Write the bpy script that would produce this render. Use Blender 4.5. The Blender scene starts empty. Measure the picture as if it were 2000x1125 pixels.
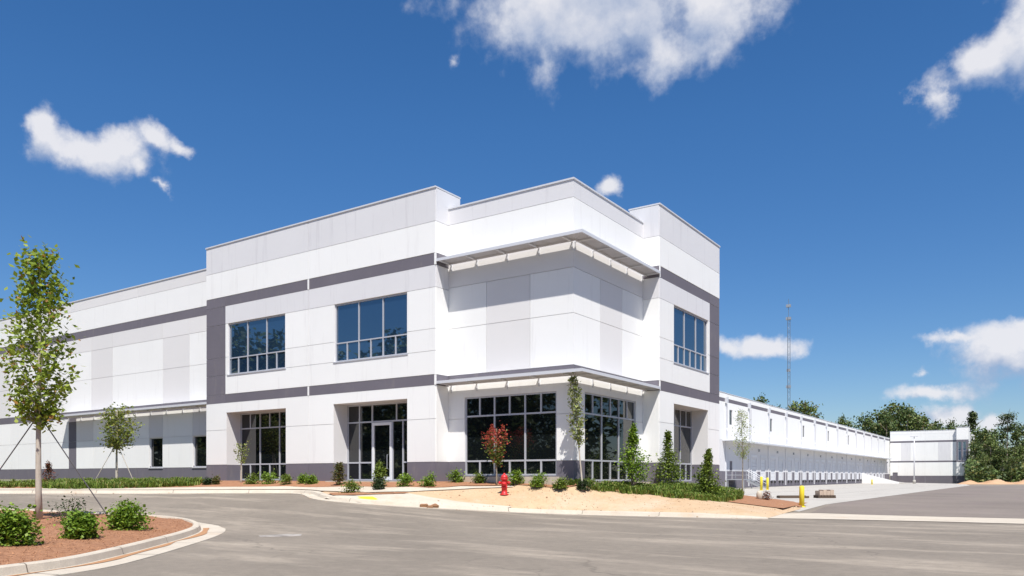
import bpy, bmesh, math, random
import numpy as np
from mathutils import Vector, Matrix
from mathutils.geometry import delaunay_2d_cdt

S = bpy.context.scene
COL = S.collection
RAD = math.radians
R = random.Random(7)
NR = np.random.RandomState(11)

# ------------------------------------------------------------------ camera
# world axes follow the building: +X along the entrance front, +Y along the dock side;
# the origin is the recessed outer corner of the building, z = 0 the truck court
F = 1517.0 / 2000.0
HORIZON = 931.0
EYE = 1.5
CAMP = (16.37, -28.77)
FW = (-0.5616, 0.8273)
RT = (0.8274, 0.5617)
cam = bpy.data.cameras.new('camera')
camo = bpy.data.objects.new('camera', cam)
COL.objects.link(camo)
camo.location = (CAMP[0], CAMP[1], EYE)
camo.rotation_euler = (RAD(90), 0, math.atan2(0.5616, 0.8273))
cam.sensor_width = 36
cam.lens = 36 * F
cam.shift_y = (HORIZON - 562.5) / 2000.0
cam.clip_start = 0.1
cam.clip_end = 6000
S.camera = camo

# ------------------------------------------------------------------ world
SUN = Vector((1.0, -1.0, 2.36)).normalized()
W = bpy.data.worlds.new('World')
S.world = W
W.use_nodes = True
wt = W.node_tree
wt.nodes.clear()


def nd(t, typ, **kw):
    n = t.nodes.new(typ)
    for k, v in kw.items():
        if k[0] == 'i' and k[1:].isdigit():
            n.inputs[int(k[1:])].default_value = v
        else:
            setattr(n, k, v)
    return n


def mth(t, op, a, b=None, c=None, clamp=False):
    n = t.nodes.new('ShaderNodeMath')
    n.operation = op
    n.use_clamp = clamp
    for i, v in enumerate((a, b, c)):
        if v is None:
            continue
        if isinstance(v, (int, float)):
            n.inputs[i].default_value = v
        else:
            t.links.new(v, n.inputs[i])
    return n.outputs[0]


def azel(px, py):
    a = math.atan((px - 1000) / 1517.0)
    return a, math.atan((HORIZON - py) / 1517.0 * math.cos(a))


CLOUDS = [  # bearing px, height px, half width, half height, weight
    (1215, 30, 150, 70, 1.0), (1920, 700, 80, 38, .95), (228, 290, 70, 40, .9),
    (1200, -45, 290, 125, 1.0), (1060, 5, 150, 85, .9), (1390, 5, 120, 95, 1.0), (1295, 95, 85, 80, .8),
    (1062, 110, 60, 95, .52), (905, 118, 34, 22, .45),
    (118, 268, 52, 46, .85), (190, 300, 95, 42, 1.0), (262, 318, 62, 34, .9), (300, 278, 52, 34, .85),
    (352, 298, 46, 22, .65), (320, 366, 34, 22, .5),
    (2040, 70, 110, 90, 1.1), (1930, 118, 90, 48, .95), (1818, 188, 42, 60, .62), (2150, 30, 160, 140, 1.1),
    (1188, 368, 44, 26, .55),
    (1430, 684, 62, 30, .8), (1500, 678, 72, 26, .95),
    (1975, 690, 125, 55, 1.15), (1985, 640, 110, 32, .8), (1870, 658, 100, 20, .6), (2100, 670, 140, 60, 1.1),
    (1815, 766, 84, 22, .95), (1790, 726, 42, 18, .55), (1835, 818, 72, 30, .8), (1955, 818, 66, 24, .8),
    
]
g = bpy.data.node_groups.new('cloud_density', 'ShaderNodeTree')
g.interface.new_socket('p', in_out='INPUT', socket_type='NodeSocketVector')
g.interface.new_socket('n', in_out='INPUT', socket_type='NodeSocketVector')
g.interface.new_socket('d', in_out='OUTPUT', socket_type='NodeSocketFloat')
gi = g.nodes.new('NodeGroupInput')
go = g.nodes.new('NodeGroupOutput')
nz = nd(g, 'ShaderNodeTexNoise')
nz.inputs['Scale'].default_value = 21
nz.inputs['Detail'].default_value = 8
nz.inputs['Roughness'].default_value = .56
g.links.new(gi.outputs[1], nz.inputs['Vector'])
wz = nd(g, 'ShaderNodeTexNoise')
wz.inputs['Scale'].default_value = 12
wz.inputs['Detail'].default_value = 7
wz.inputs['Roughness'].default_value = .62
g.links.new(gi.outputs[1], wz.inputs['Vector'])
wv = nd(g, 'ShaderNodeVectorMath', operation='MULTIPLY_ADD')
g.links.new(wz.outputs['Color'], wv.inputs[0])
wv.inputs[1].default_value = (.09, .06, 0)
wv.inputs[2].default_value = (-.045, -.03, 0)
PW_ = nd(g, 'ShaderNodeVectorMath', operation='ADD')
g.links.new(gi.outputs[0], PW_.inputs[0])
g.links.new(wv.outputs[0], PW_.inputs[1])
cur = None
for (cx, cy, rx, ry, w) in CLOUDS:
    a, e = azel(cx, cy)
    s_ = math.cos(a)
    sb = nd(g, 'ShaderNodeVectorMath', operation='SUBTRACT')
    g.links.new(PW_.outputs[0], sb.inputs[0])
    sb.inputs[1].default_value = (a, e, 0)
    ml = nd(g, 'ShaderNodeVectorMath', operation='MULTIPLY')
    g.links.new(sb.outputs[0], ml.inputs[0])
    ml.inputs[1].default_value = (1517 / (rx * 1.26) / s_ / s_, 1517 / (ry * 1.26) / s_, 0)
    ln = nd(g, 'ShaderNodeVectorMath', operation='LENGTH')
    g.links.new(ml.outputs[0], ln.inputs[0])
    v = mth(g, 'MULTIPLY_ADD', ln.outputs['Value'], -1.15, w)
    cur = v if cur is None else mth(g, 'SMOOTH_MAX', cur, v, .3)
# away from the bearings above the sky goes on with cumulus of the same kind
nb = nd(g, 'ShaderNodeTexNoise')
nb.inputs['Scale'].default_value = 3.1
nb.inputs['Detail'].default_value = 2
g.links.new(gi.outputs[1], nb.inputs['Vector'])
sp = nd(g, 'ShaderNodeSeparateXYZ')
g.links.new(gi.outputs[0], sp.inputs[0])
off = mth(g, 'SUBTRACT', mth(g, 'ABSOLUTE', sp.outputs[0]), .85, clamp=True)
off = mth(g, 'MULTIPLY', off, 4, clamp=True)
gen = mth(g, 'ADD', mth(g, 'MULTIPLY_ADD', nb.outputs[0], 5.0, -2.9), mth(g, 'MULTIPLY_ADD', off, 6.0, -6.0))
cur = mth(g, 'MAXIMUM', cur, gen)
dd = mth(g, 'MULTIPLY_ADD', nz.outputs[0], 1.7, -.72)
g.links.new(mth(g, 'ADD', cur, dd), go.inputs[0])

tc = nd(wt, 'ShaderNodeTexCoord')


def dotn(vec):
    n = nd(wt, 'ShaderNodeVectorMath', operation='DOT_PRODUCT')
    wt.links.new(tc.outputs['Generated'], n.inputs[0])
    n.inputs[1].default_value = vec
    return n.outputs['Value']


dz = dotn((0, 0, 1))
az = mth(wt, 'ARCTAN2', dotn((RT[0], RT[1], 0)), dotn((FW[0], FW[1], 0)))
el = mth(wt, 'ARCSINE', dz)
P1 = nd(wt, 'ShaderNodeCombineXYZ')
wt.links.new(az, P1.inputs[0])
wt.links.new(el, P1.inputs[1])


def dens(da, de):
    gn = nd(wt, 'ShaderNodeGroup', node_tree=g)
    ad = nd(wt, 'ShaderNodeVectorMath', operation='ADD')
    wt.links.new(P1.outputs[0], ad.inputs[0])
    ad.inputs[1].default_value = (da, de, 0)
    wt.links.new(ad.outputs[0], gn.inputs[0])
    a2 = nd(wt, 'ShaderNodeVectorMath', operation='ADD')
    wt.links.new(tc.outputs['Generated'], a2.inputs[0])
    a2.inputs[1].default_value = (da * RT[0], da * RT[1], de)
    wt.links.new(a2.outputs[0], gn.inputs[1])
    return gn.outputs[0]


d1 = dens(0, 0)
d2 = dens(.006, .026)
mr = nd(wt, 'ShaderNodeMapRange', interpolation_type='SMOOTHSTEP')
wt.links.new(d1, mr.inputs['Value'])
mr.inputs['From Min'].default_value = -.02
mr.inputs['From Max'].default_value = .72
shade = mth(wt, 'MULTIPLY_ADD', mth(wt, 'SUBTRACT', d1, d2), 1.0, .55, clamp=True)
cc = nd(wt, 'ShaderNodeMix', data_type='RGBA')
wt.links.new(shade, cc.inputs[0])
cc.inputs[6].default_value = (.27, .33, .46, 1)
cc.inputs[7].default_value = (.60, .60, .63, 1)
sky = nd(wt, 'ShaderNodeTexSky', sky_type='NISHITA')
sky.sun_disc = False
sky.sun_elevation = math.asin(SUN.z)
sky.sun_rotation = RAD(135)
sky.altitude = 200
sky.air_density = 1.0
sky.dust_density = .25
sky.ozone_density = 2.2
SKY_STRENGTH = .075
hs = nd(wt, 'ShaderNodeHueSaturation')
hs.inputs['Saturation'].default_value = 1.28
hs.inputs['Value'].default_value = 1.05
wt.links.new(sky.outputs[0], hs.inputs['Color'])
cs = nd(wt, 'ShaderNodeVectorMath', operation='SCALE')
wt.links.new(cc.outputs[2], cs.inputs[0])
cs.inputs['Scale'].default_value = 1 / SKY_STRENGTH
mx = nd(wt, 'ShaderNodeMix', data_type='RGBA')
low = mth(wt, 'MULTIPLY', mth(wt, 'MULTIPLY', dz, 30, clamp=True), mr.outputs[0])
wt.links.new(mth(wt, 'MULTIPLY', low, .94), mx.inputs[0])
tn = nd(wt, 'ShaderNodeVectorMath', operation='MULTIPLY')
wt.links.new(hs.outputs[0], tn.inputs[0])
tn.inputs[1].default_value = (.90, 1.0, 1.13)
hz = nd(wt, 'ShaderNodeMix', data_type='RGBA')
wt.links.new(mth(wt, 'SUBTRACT', 1.0, mth(wt, 'DIVIDE', mth(wt, 'ABSOLUTE', el), .42, clamp=True)), hz.inputs[0])
hz.inputs[6].default_value = (1, 1, 1, 1)
hz.inputs[7].default_value = (.76, .75, .79, 1)
tm = nd(wt, 'ShaderNodeVectorMath', operation='MULTIPLY')
wt.links.new(tn.outputs[0], tm.inputs[0])
wt.links.new(hz.outputs[2], tm.inputs[1])
wt.links.new(tm.outputs[0], mx.inputs[6])
wt.links.new(cs.outputs[0], mx.inputs[7])
bg = nd(wt, 'ShaderNodeBackground')
bg.inputs['Strength'].default_value = SKY_STRENGTH
wt.links.new(mx.outputs[2], bg.inputs[0])
wo = nd(wt, 'ShaderNodeOutputWorld')
wt.links.new(bg.outputs[0], wo.inputs[0])

sl = bpy.data.lights.new('sun', 'SUN')
sl.energy = 4.6
sl.angle = RAD(.55)
sl.color = (1, .955, .89)
so = bpy.data.objects.new('sun', sl)
COL.objects.link(so)
so.rotation_mode = 'QUATERNION'
so.rotation_quaternion = SUN.to_track_quat('Z', 'Y')
so.location = (20, -20, 60)

S.view_settings.view_transform = 'Standard'
S.view_settings.look = 'None'
S.view_settings.exposure = .49
S.view_settings.gamma = 1
S.view_settings.use_curve_mapping = False
S.cycles.max_bounces = 6
S.cycles.transparent_max_bounces = 8
S.cycles.use_denoising = True


# ------------------------------------------------------------------ materials
def srgb(r, g_, b):
    f = lambda c: (c / 255 / 12.92) if c <= 10 else ((c / 255 + .055) / 1.055) ** 2.4
    return (f(r), f(g_), f(b), 1)


def material(name, c1, c2=None, scale=3, rough=.8, detail=5, bump=0, bscale=30, metal=0, spec=.5, contrast=.5,
             stretch=(1, 1, 1), leaf=False, rand=None, trans=0, dirt=None):
    m = bpy.data.materials.new(name)
    m.use_nodes = True
    t = m.node_tree
    b = t.nodes['Principled BSDF']
    b.inputs['Roughness'].default_value = rough
    b.inputs['Metallic'].default_value = metal
    b.inputs['Specular IOR Level'].default_value = spec
    c1 = tuple(c1[:3]) + (1,)
    out = None
    if c2 is None:
        c2 = c1
    c2 = tuple(c2[:3]) + (1,)
    tcn = nd(t, 'ShaderNodeTexCoord')
    mp = nd(t, 'ShaderNodeMapping')
    mp.inputs['Scale'].default_value = stretch
    t.links.new(tcn.outputs['Object'], mp.inputs[0])
    if c1 != c2:
        mixn = nd(t, 'ShaderNodeMix', data_type='RGBA')
        mixn.inputs[6].default_value = c1
        mixn.inputs[7].default_value = c2
        if leaf:
            gm = nd(t, 'ShaderNodeNewGeometry')
            t.links.new(gm.outputs['Random Per Island'], mixn.inputs[0])
        else:
            n = nd(t, 'ShaderNodeTexNoise')
            n.inputs['Scale'].default_value = scale
            n.inputs['Detail'].default_value = detail
            n.inputs['Roughness'].default_value = .6
            t.links.new(mp.outputs[0], n.inputs['Vector'])
            r_ = nd(t, 'ShaderNodeMapRange')
            r_.inputs['From Min'].default_value = .5 - contrast / 2
            r_.inputs['From Max'].default_value = .5 + contrast / 2
            t.links.new(n.outputs[0], r_.inputs[0])
            t.links.new(r_.outputs[0], mixn.inputs[0])
        out = mixn.outputs[2]
        if rand:
            m3 = nd(t, 'ShaderNodeMix', data_type='RGBA')
            m3.inputs[7].default_value = tuple(rand[0][:3]) + (1,)
            gm = nd(t, 'ShaderNodeNewGeometry')
            fr = mth(t, 'FRACT', mth(t, 'MULTIPLY', gm.outputs['Random Per Island'], 7.31))
            t.links.new(mth(t, 'GREATER_THAN', fr, 1 - rand[1]), m3.inputs[0])
            t.links.new(out, m3.inputs[6])
            out = m3.outputs[2]
        if dirt:
            n2 = nd(t, 'ShaderNodeTexNoise')
            n2.inputs['Scale'].default_value = dirt[1]
            n2.inputs['Detail'].default_value = 7
            n2.inputs['Roughness'].default_value = .65
            mp2 = nd(t, 'ShaderNodeMapping')
            mp2.inputs['Scale'].default_value = dirt[4] if len(dirt) > 4 else (1, 1, 1)
            t.links.new(tcn.outputs['Object'], mp2.inputs[0])
            t.links.new(mp2.outputs[0], n2.inputs['Vector'])
            r2 = nd(t, 'ShaderNodeMapRange')
            r2.inputs['From Min'].default_value = dirt[2]
            r2.inputs['From Max'].default_value = dirt[3]
            t.links.new(n2.outputs[0], r2.inputs[0])
            m4 = nd(t, 'ShaderNodeMix', data_type='RGBA')
            m4.inputs[7].default_value = tuple(dirt[0][:3]) + (1,)
            t.links.new(r2.outputs[0], m4.inputs[0])
            t.links.new(out, m4.inputs[6])
            out = m4.outputs[2]
        t.links.new(out, b.inputs['Base Color'])
    else:
        b.inputs['Base Color'].default_value = c1
    if bump:
        nb_ = nd(t, 'ShaderNodeTexNoise')
        nb_.inputs['Scale'].default_value = bscale
        nb_.inputs['Detail'].default_value = 4
        t.links.new(mp.outputs[0], nb_.inputs['Vector'])
        bp = nd(t, 'ShaderNodeBump')
        bp.inputs['Strength'].default_value = bump
        bp.inputs['Distance'].default_value = .02
        t.links.new(nb_.outputs[0], bp.inputs['Height'])
        t.links.new(bp.outputs[0], b.inputs['Normal'])
    if trans:
        tr = nd(t, 'ShaderNodeBsdfTranslucent')
        if out is not None:
            t.links.new(out, tr.inputs[0])
        else:
            tr.inputs[0].default_value = c1
        ms = nd(t, 'ShaderNodeMixShader')
        ms.inputs[0].default_value = trans
        t.links.new(b.outputs[0], ms.inputs[1])
        t.links.new(tr.outputs[0], ms.inputs[2])
        t.links.new(ms.outputs[0], t.nodes['Material Output'].inputs[0])
    return m


M = {}
M['white'] = material('white_wall_paint', (.845, .845, .83), (.805, .805, .79), .35, .85, 6, bump=.08, bscale=9, contrast=.6,
                      dirt=((.70, .69, .68), .9, .56, .85, (3, 3, .25)))
M['grey'] = material('light_grey_wall_paint_and_dock_shade', (.695, .69, .70), (.65, .645, .66), .4, .85, 6, bump=.08, bscale=9, contrast=.6,
                     dirt=((.52, .51, .53), .9, .56, .85, (3, 3, .25)))
M['palegrey'] = material('pale_grey_wall_paint', (.735, .72, .71), (.695, .685, .68), .4, .85, 6, bump=.08, bscale=9, contrast=.6)
M['dark'] = material('dark_grey_wall_paint', (.158, .145, .172), (.135, .125, .15), .6, .8, 6, bump=.08, bscale=12, contrast=.6,
                     dirt=((.21, .19, .19), 1.2, .55, .85, (2, 2, .5)))
M['metal'] = material('window_aluminium', (.52, .53, .57), rough=.45, metal=.25)
M['canopy'] = material('canopy_metal', (.66, .66, .69), (.60, .60, .63), 2, .5)
M['coping'] = material('coping_metal', (.66, .67, .70), rough=.5, metal=.15)
M['roof'] = material('roof_membrane', (.55, .55, .54), (.46, .46, .45), .5, .9)
M['concrete'] = material('pale_concrete', (.56, .50, .41), (.47, .41, .33), .9, .9, 7, bump=.2, bscale=25,
                         dirt=((.50, .33, .20), .5, .56, .85))
M['court'] = material('court_concrete', (.47, .445, .40), (.41, .385, .345), .25, .9, 7, bump=.1, bscale=10,
                      dirt=((.36, .33, .29), .35, .55, .8, (1, .2, 1)))
M['asphalt'] = material('asphalt', (.165, .140, .111), (.250, .212, .168), .22, .9, 8, bump=.25, bscale=60, contrast=.5,
                        dirt=((.36, .305, .24), .5, .50, .72, (.35, 1.5, 1)))
M['asphalt2'] = material('newer_asphalt', (.155, .128, .108), (.245, .205, .172), .16, .9, 8, bump=.25, bscale=60, contrast=.5,
                         dirt=((.20, .16, .145), .22, .50, .78, (1.4, .35, 1)))
M['sand'] = material('sandy_fill', (.53, .385, .245), (.45, .30, .17), .8, .95, 8, bump=.7, bscale=12,
                     dirt=((.53, .42, .30), .45, .48, .72))
M['mulch'] = material('pine_straw_mulch', (.38, .19, .10), (.26, .12, .06), 7, .95, 8, bump=.9, bscale=34, contrast=.35,
                      dirt=((.36, .17, .08), 4, .5, .8))
M['straw'] = material('loose_pine_straw', (.50, .25, .12), (.26, .105, .05), rough=.9, leaf=True)
M['soil'] = material('bare_ground', (.34, .23, .14), (.25, .19, .12), .05, .95, 8, dirt=((.10, .13, .05), .02, .45, .6))
M['yellow'] = material('yellow_paint', (.80, .66, .03), (.72, .56, .04), 4, .55)
M['tactile'] = material('yellow_tactile_paint', (.80, .82, .03), (.72, .70, .04), 3, .8, contrast=.4)
M['red'] = material('red_paint', (.62, .018, .022), (.50, .03, .03), 5, .45)
M['door'] = material('dock_door_paint', (.72, .73, .76), (.66, .67, .70), 2, .6)
M['black'] = material('black_rubber', (.03, .03, .03), rough=.8)
M['steel'] = material('galvanised_steel', (.42, .44, .47), rough=.45, metal=.5)
M['mast'] = material('mast_steel', (.17, .20, .24), rough=.5, metal=.3)
M['bark'] = material('bark', (.30, .25, .19), (.19, .155, .12), 9, .95, 5, bump=.5, bscale=20, stretch=(1, 1, .3))
M['bark_pale'] = material('pale_bark', (.52, .47, .40), (.36, .31, .25), 7, .95, 5, bump=.5, bscale=20, stretch=(1, 1, .3))
M['strap'] = material('strap_webbing', (.10, .095, .10), rough=.9)
M['twig'] = material('dry_twigs', (.30, .19, .11), (.18, .11, .07), rough=.9, leaf=True)
M['rock'] = material('brown_stone', (.32, .17, .085), (.20, .10, .05), 6, .9, bump=.5, bscale=9)
M['tan'] = material('tan_wrapped_goods', (.50, .40, .31), (.42, .32, .25), 4, .7)
M['wood'] = material('weathered_timber', (.12, .085, .06), (.08, .055, .04), 5, .9, stretch=(1, 8, 8))


def leafmat(name, a, b, third=None, tr=.32):
    return material(name, a, b, rough=.55, leaf=True, rand=third, trans=tr, spec=.35)


M['maple'] = leafmat('maple_leaf', (.36, .44, .055), (.16, .24, .03), ((.40, .22, .06), .05), .45)
M['lindenleaf'] = leafmat('young_tree_leaf', (.28, .32, .06), (.13, .18, .035), ((.22, .20, .05), .15))
M['paleleaf'] = leafmat('pale_olive_leaf', (.36, .40, .14), (.19, .24, .06), ((.30, .28, .14), .2))
M['holly'] = leafmat('evergreen_leaf', (.20, .27, .035), (.08, .125, .02), ((.22, .29, .035), .14))
M['shrub'] = leafmat('glossy_shrub_leaf', (.22, .34, .03), (.09, .17, .018), ((.24, .34, .04), .15))
M['shrubdark'] = leafmat('dark_shrub_leaf', (.05, .08, .025), (.025, .045, .015))
M['redleaf'] = leafmat('red_leaf', (.55, .11, .07), (.34, .05, .035), ((.14, .16, .03), .14))
M['greenleaf'] = leafmat('crape_leaf', (.20, .25, .04), (.10, .14, .03), ((.36, .10, .05), .2))
M['liriope'] = leafmat('ground_cover_blade', (.24, .32, .05), (.09, .16, .025), ((.32, .29, .09), .12))
M['rust'] = leafmat('bronze_leaf', (.20, .06, .03), (.12, .04, .025), ((.10, .08, .03), .2))
M['cypress'] = leafmat('bronze_cypress_leaf', (.17, .13, .04), (.10, .085, .03), ((.09, .12, .03), .3))
M['forest'] = leafmat('forest_leaf', (.12, .175, .042), (.05, .08, .028), ((.20, .20, .06), .14), .2)
M['forest2'] = leafmat('forest_leaf_yellowish', (.18, .23, .05), (.08, .12, .035), ((.17, .15, .07), .14), .2)
M['pine'] = leafmat('pine_needles', (.09, .125, .035), (.045, .07, .025), ((.09, .10, .04), .12), .15)


def tone_variation(m, amt):
    """each panel cast and painted separately: a slight difference in tone from piece to piece"""
    t = m.node_tree
    b = t.nodes['Principled BSDF']
    src = b.inputs['Base Color'].links[0].from_socket
    oi = nd(t, 'ShaderNodeObjectInfo')
    f_ = mth(t, 'MULTIPLY_ADD', oi.outputs['Random'], amt, 1 - amt * .6)
    vs_ = nd(t, 'ShaderNodeVectorMath', operation='SCALE')
    t.links.new(src, vs_.inputs[0])
    t.links.new(f_, vs_.inputs['Scale'])
    t.links.new(vs_.outputs[0], b.inputs['Base Color'])


for k_, a_ in (('white', .045), ('grey', .06), ('palegrey', .05), ('dark', .10), ('door', .12)):
    tone_variation(M[k_], a_)


def wear(m, speck, crack_scale, crack_col, crack_amt, patch=None):
    """stone grain, hairline cracks and old patches of a road surface"""
    t = m.node_tree
    b = t.nodes['Principled BSDF']
    src = b.inputs['Base Color'].links[0].from_socket
    tcn = nd(t, 'ShaderNodeTexCoord')
    n1 = nd(t, 'ShaderNodeTexNoise')
    n1.inputs['Scale'].default_value = 42
    n1.inputs['Detail'].default_value = 3
    t.links.new(tcn.outputs['Object'], n1.inputs['Vector'])
    n3 = nd(t, 'ShaderNodeTexNoise')
    n3.inputs['Scale'].default_value = 4.5
    n3.inputs['Detail'].default_value = 6
    n3.inputs['Roughness'].default_value = .7
    t.links.new(tcn.outputs['Object'], n3.inputs['Vector'])
    f_ = mth(t, 'MULTIPLY_ADD', n1.outputs[0], speck, 1 - speck * .5)
    f3 = mth(t, 'MULTIPLY_ADD', n3.outputs[0], speck * 1.5, 1 - speck * .75)
    vs_ = nd(t, 'ShaderNodeVectorMath', operation='SCALE')
    t.links.new(src, vs_.inputs[0])
    t.links.new(mth(t, 'MULTIPLY', f_, f3), vs_.inputs['Scale'])
    # cracks
    wn = nd(t, 'ShaderNodeTexNoise')
    wn.inputs['Scale'].default_value = .8
    wn.inputs['Detail'].default_value = 6
    t.links.new(tcn.outputs['Object'], wn.inputs['Vector'])
    wv_ = nd(t, 'ShaderNodeVectorMath', operation='MULTIPLY_ADD')
    t.links.new(wn.outputs['Color'], wv_.inputs[0])
    wv_.inputs[1].default_value = (2.2, 2.2, 0)
    t.links.new(tcn.outputs['Object'], wv_.inputs[2])
    vo = nd(t, 'ShaderNodeTexVoronoi', feature='DISTANCE_TO_EDGE')
    vo.inputs['Scale'].default_value = crack_scale
    t.links.new(wv_.outputs[0], vo.inputs['Vector'])
    cr = mth(t, 'SUBTRACT', 1.0, mth(t, 'DIVIDE', vo.outputs['Distance'], .0075, clamp=True))
    nm = nd(t, 'ShaderNodeTexNoise')
    nm.inputs['Scale'].default_value = .12
    t.links.new(tcn.outputs['Object'], nm.inputs['Vector'])
    msk = mth(t, 'MULTIPLY', mth(t, 'MULTIPLY_ADD', nm.outputs[0], 6, -2.7, clamp=True), crack_amt)
    m1 = nd(t, 'ShaderNodeMix', data_type='RGBA')
    t.links.new(mth(t, 'MULTIPLY', cr, msk), m1.inputs[0])
    t.links.new(vs_.outputs[0], m1.inputs[6])
    m1.inputs[7].default_value = crack_col + (1,)
    t.links.new(m1.outputs[2], b.inputs['Base Color'])


wear(M['asphalt'], .42, .16, (.09, .075, .06), .55)
wear(M['asphalt2'], .36, .12, (.06, .05, .045), .4)
wear(M['court'], .16, .1, (.2, .18, .16), .35)
wear(M['sand'], .30, 1.2, (.34, .21, .11), .35)
wear(M['concrete'], .18, .7, (.25, .2, .15), .25)


def glass(name, base, tint, f0):
    m = bpy.data.materials.new(name)
    m.use_nodes = True
    t = m.node_tree
    b = t.nodes['Principled BSDF']
    b.inputs['Base Color'].default_value = base
    b.inputs['Roughness'].default_value = .015
    b.inputs['IOR'].default_value = (1 + math.sqrt(f0)) / (1 - math.sqrt(f0))
    b.inputs['Specular Tint'].default_value = tint
    n = nd(t, 'ShaderNodeTexNoise')
    n.inputs['Scale'].default_value = .7
    n.inputs['Detail'].default_value = 1
    tcn = nd(t, 'ShaderNodeTexCoord')
    t.links.new(tcn.outputs['Object'], n.inputs['Vector'])
    bp = nd(t, 'ShaderNodeBump')
    bp.inputs['Strength'].default_value = .10
    bp.inputs['Distance'].default_value = .03
    oi = nd(t, 'ShaderNodeObjectInfo')
    va = nd(t, 'ShaderNodeVectorMath', operation='ADD')
    t.links.new(tcn.outputs['Object'], va.inputs[0])
    t.links.new(mth(t, 'MULTIPLY', oi.outputs['Random'], 40.0), va.inputs[1])
    t.links.new(va.outputs[0], n.inputs['Vector'])
    t.links.new(n.outputs[0], bp.inputs['Height'])
    t.links.new(bp.outputs[0], b.inputs['Normal'])
    return m


M['glass'] = glass('blue_reflective_glass', (.012, .03, .065, 1), (.80, .92, 1, 1), .22)
M['glassdark'] = glass('dark_tinted_glass', (.006, .008, .009, 1), (1, 1, 1, 1), .085)


# ------------------------------------------------------------------ object helpers
def tag(o, label=None, cat=None, group=None, kind=None):
    if label:
        o['label'] = label
    if cat:
        o['category'] = cat
    if group:
        o['group'] = group
    if kind:
        o['kind'] = kind
    return o


def empty(name, loc, label, cat, group=None, rz=0):
    o = bpy.data.objects.new(name, None)
    COL.objects.link(o)
    o.location = loc
    o.rotation_euler = (0, 0, rz)
    o.empty_display_size = .2
    return tag(o, label, cat, group)


def link(name, me, mats, parent=None, loc=None):
    if not isinstance(mats, (list, tuple)):
        mats = [mats]
    if not me.materials:
        for m_ in mats:
            me.materials.append(m_)
    o = bpy.data.objects.new(name, me)
    COL.objects.link(o)
    if parent is not None:
        o.parent = parent
    if loc is not None:
        o.location = loc
    return o


class MB:
    """collects primitives into one mesh"""

    def __init__(s):
        s.v = []
        s.f = []
        s.mi = []
        s.cur = 0

    def face(s, pts):
        n = len(s.v)
        s.v += [tuple(p) for p in pts]
        s.f.append(tuple(range(n, n + len(pts))))
        s.mi.append(s.cur)

    def hexa(s, p):  # p: 8 points bottom ring, top ring
        n = len(s.v)
        s.v += [tuple(q) for q in p]
        for q in ((3, 2, 1, 0), (4, 5, 6, 7), (0, 1, 5, 4), (1, 2, 6, 5), (2, 3, 7, 6), (3, 0, 4, 7)):
            s.f.append(tuple(n + i for i in q))
            s.mi.append(s.cur)
        return s

    def box(s, x0, x1, y0, y1, z0, z1):
        x0, x1 = min(x0, x1), max(x0, x1)
        y0, y1 = min(y0, y1), max(y0, y1)
        return s.hexa([(x0, y0, z0), (x1, y0, z0), (x1, y1, z0), (x0, y1, z0),
                       (x0, y0, z1), (x1, y0, z1), (x1, y1, z1), (x0, y1, z1)])

    def tube(s, pts, rad, n=7, cap=True):
        pts = [Vector(p) for p in pts]
        if isinstance(rad, (int, float)):
            rad = [rad] * len(pts)
        base = len(s.v)
        for i, p in enumerate(pts):
            d = (pts[min(i + 1, len(pts) - 1)] - pts[max(i - 1, 0)])
            d = d.normalized() if d.length > 1e-9 else Vector((0, 0, 1))
            a = d.cross(Vector((0, 0, 1)) if abs(d.z) < .9 else Vector((1, 0, 0))).normalized()
            b = d.cross(a)
            for k in range(n):
                t = 2 * math.pi * k / n
                s.v.append(tuple(p + (a * math.cos(t) + b * math.sin(t)) * rad[i]))
        for i in range(len(pts) - 1):
            for k in range(n):
                k2 = (k + 1) % n
                s.f.append((base + i * n + k, base + i * n + k2, base + (i + 1) * n + k2, base + (i + 1) * n + k))
                s.mi.append(s.cur)
        if cap:
            s.f.append(tuple(base + k for k in range(n))[::-1])
            s.f.append(tuple(base + (len(pts) - 1) * n + k for k in range(n)))
            s.mi += [s.cur, s.cur]
        return s

    def lathe(s, prof, n=16, c=(0, 0, 0), axis='z'):
        base = len(s.v)
        for (r, z) in prof:
            for k in range(n):
                t = 2 * math.pi * k / n
                x, y = r * math.cos(t), r * math.sin(t)
                p = (x, y, z) if axis == 'z' else ((z, x, y) if axis == 'x' else (x, z, y))
                s.v.append((p[0] + c[0], p[1] + c[1], p[2] + c[2]))
        for i in range(len(prof) - 1):
            for k in range(n):
                k2 = (k + 1) % n
                s.f.append((base + i * n + k, base + i * n + k2, base + (i + 1) * n + k2, base + (i + 1) * n + k))
                s.mi.append(s.cur)
        s.f.append(tuple(base + k for k in range(n))[::-1])
        s.f.append(tuple(base + (len(prof) - 1) * n + k for k in range(n)))
        s.mi += [s.cur, s.cur]
        return s

    def mesh(s, name, smooth=False):
        me = bpy.data.meshes.new(name)
        me.from_pydata(s.v, [], s.f)
        me.polygons.foreach_set('material_index', s.mi)
        if smooth:
            me.polygons.foreach_set('use_smooth', [True] * len(s.f))
        me.update()
        return me

    def build(s, name, mats, parent=None, smooth=False, loc=None):
        return link(name, s.mesh(name, smooth), mats, parent, loc)


# ------------------------------------------------------------------ ground heights
def sm(t):
    t = np.clip(t, 0, 1)
    return t * t * (3 - 2 * t)


def h_asphalt(x, y):
    dx, dy = x - CAMP[0], y - CAMP[1]
    t = dx * FW[0] + dy * FW[1]
    k = dx * RT[0] + dy * RT[1]
    return .72 * sm((t - 18) / 20) * sm((3 - k) / 11)


def ray_xy(px, t):
    k = (px - 1000) / 1517.0
    return CAMP[0] + t * (FW[0] + k * RT[0]), CAMP[1] + t * (FW[1] + k * RT[1])


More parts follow.
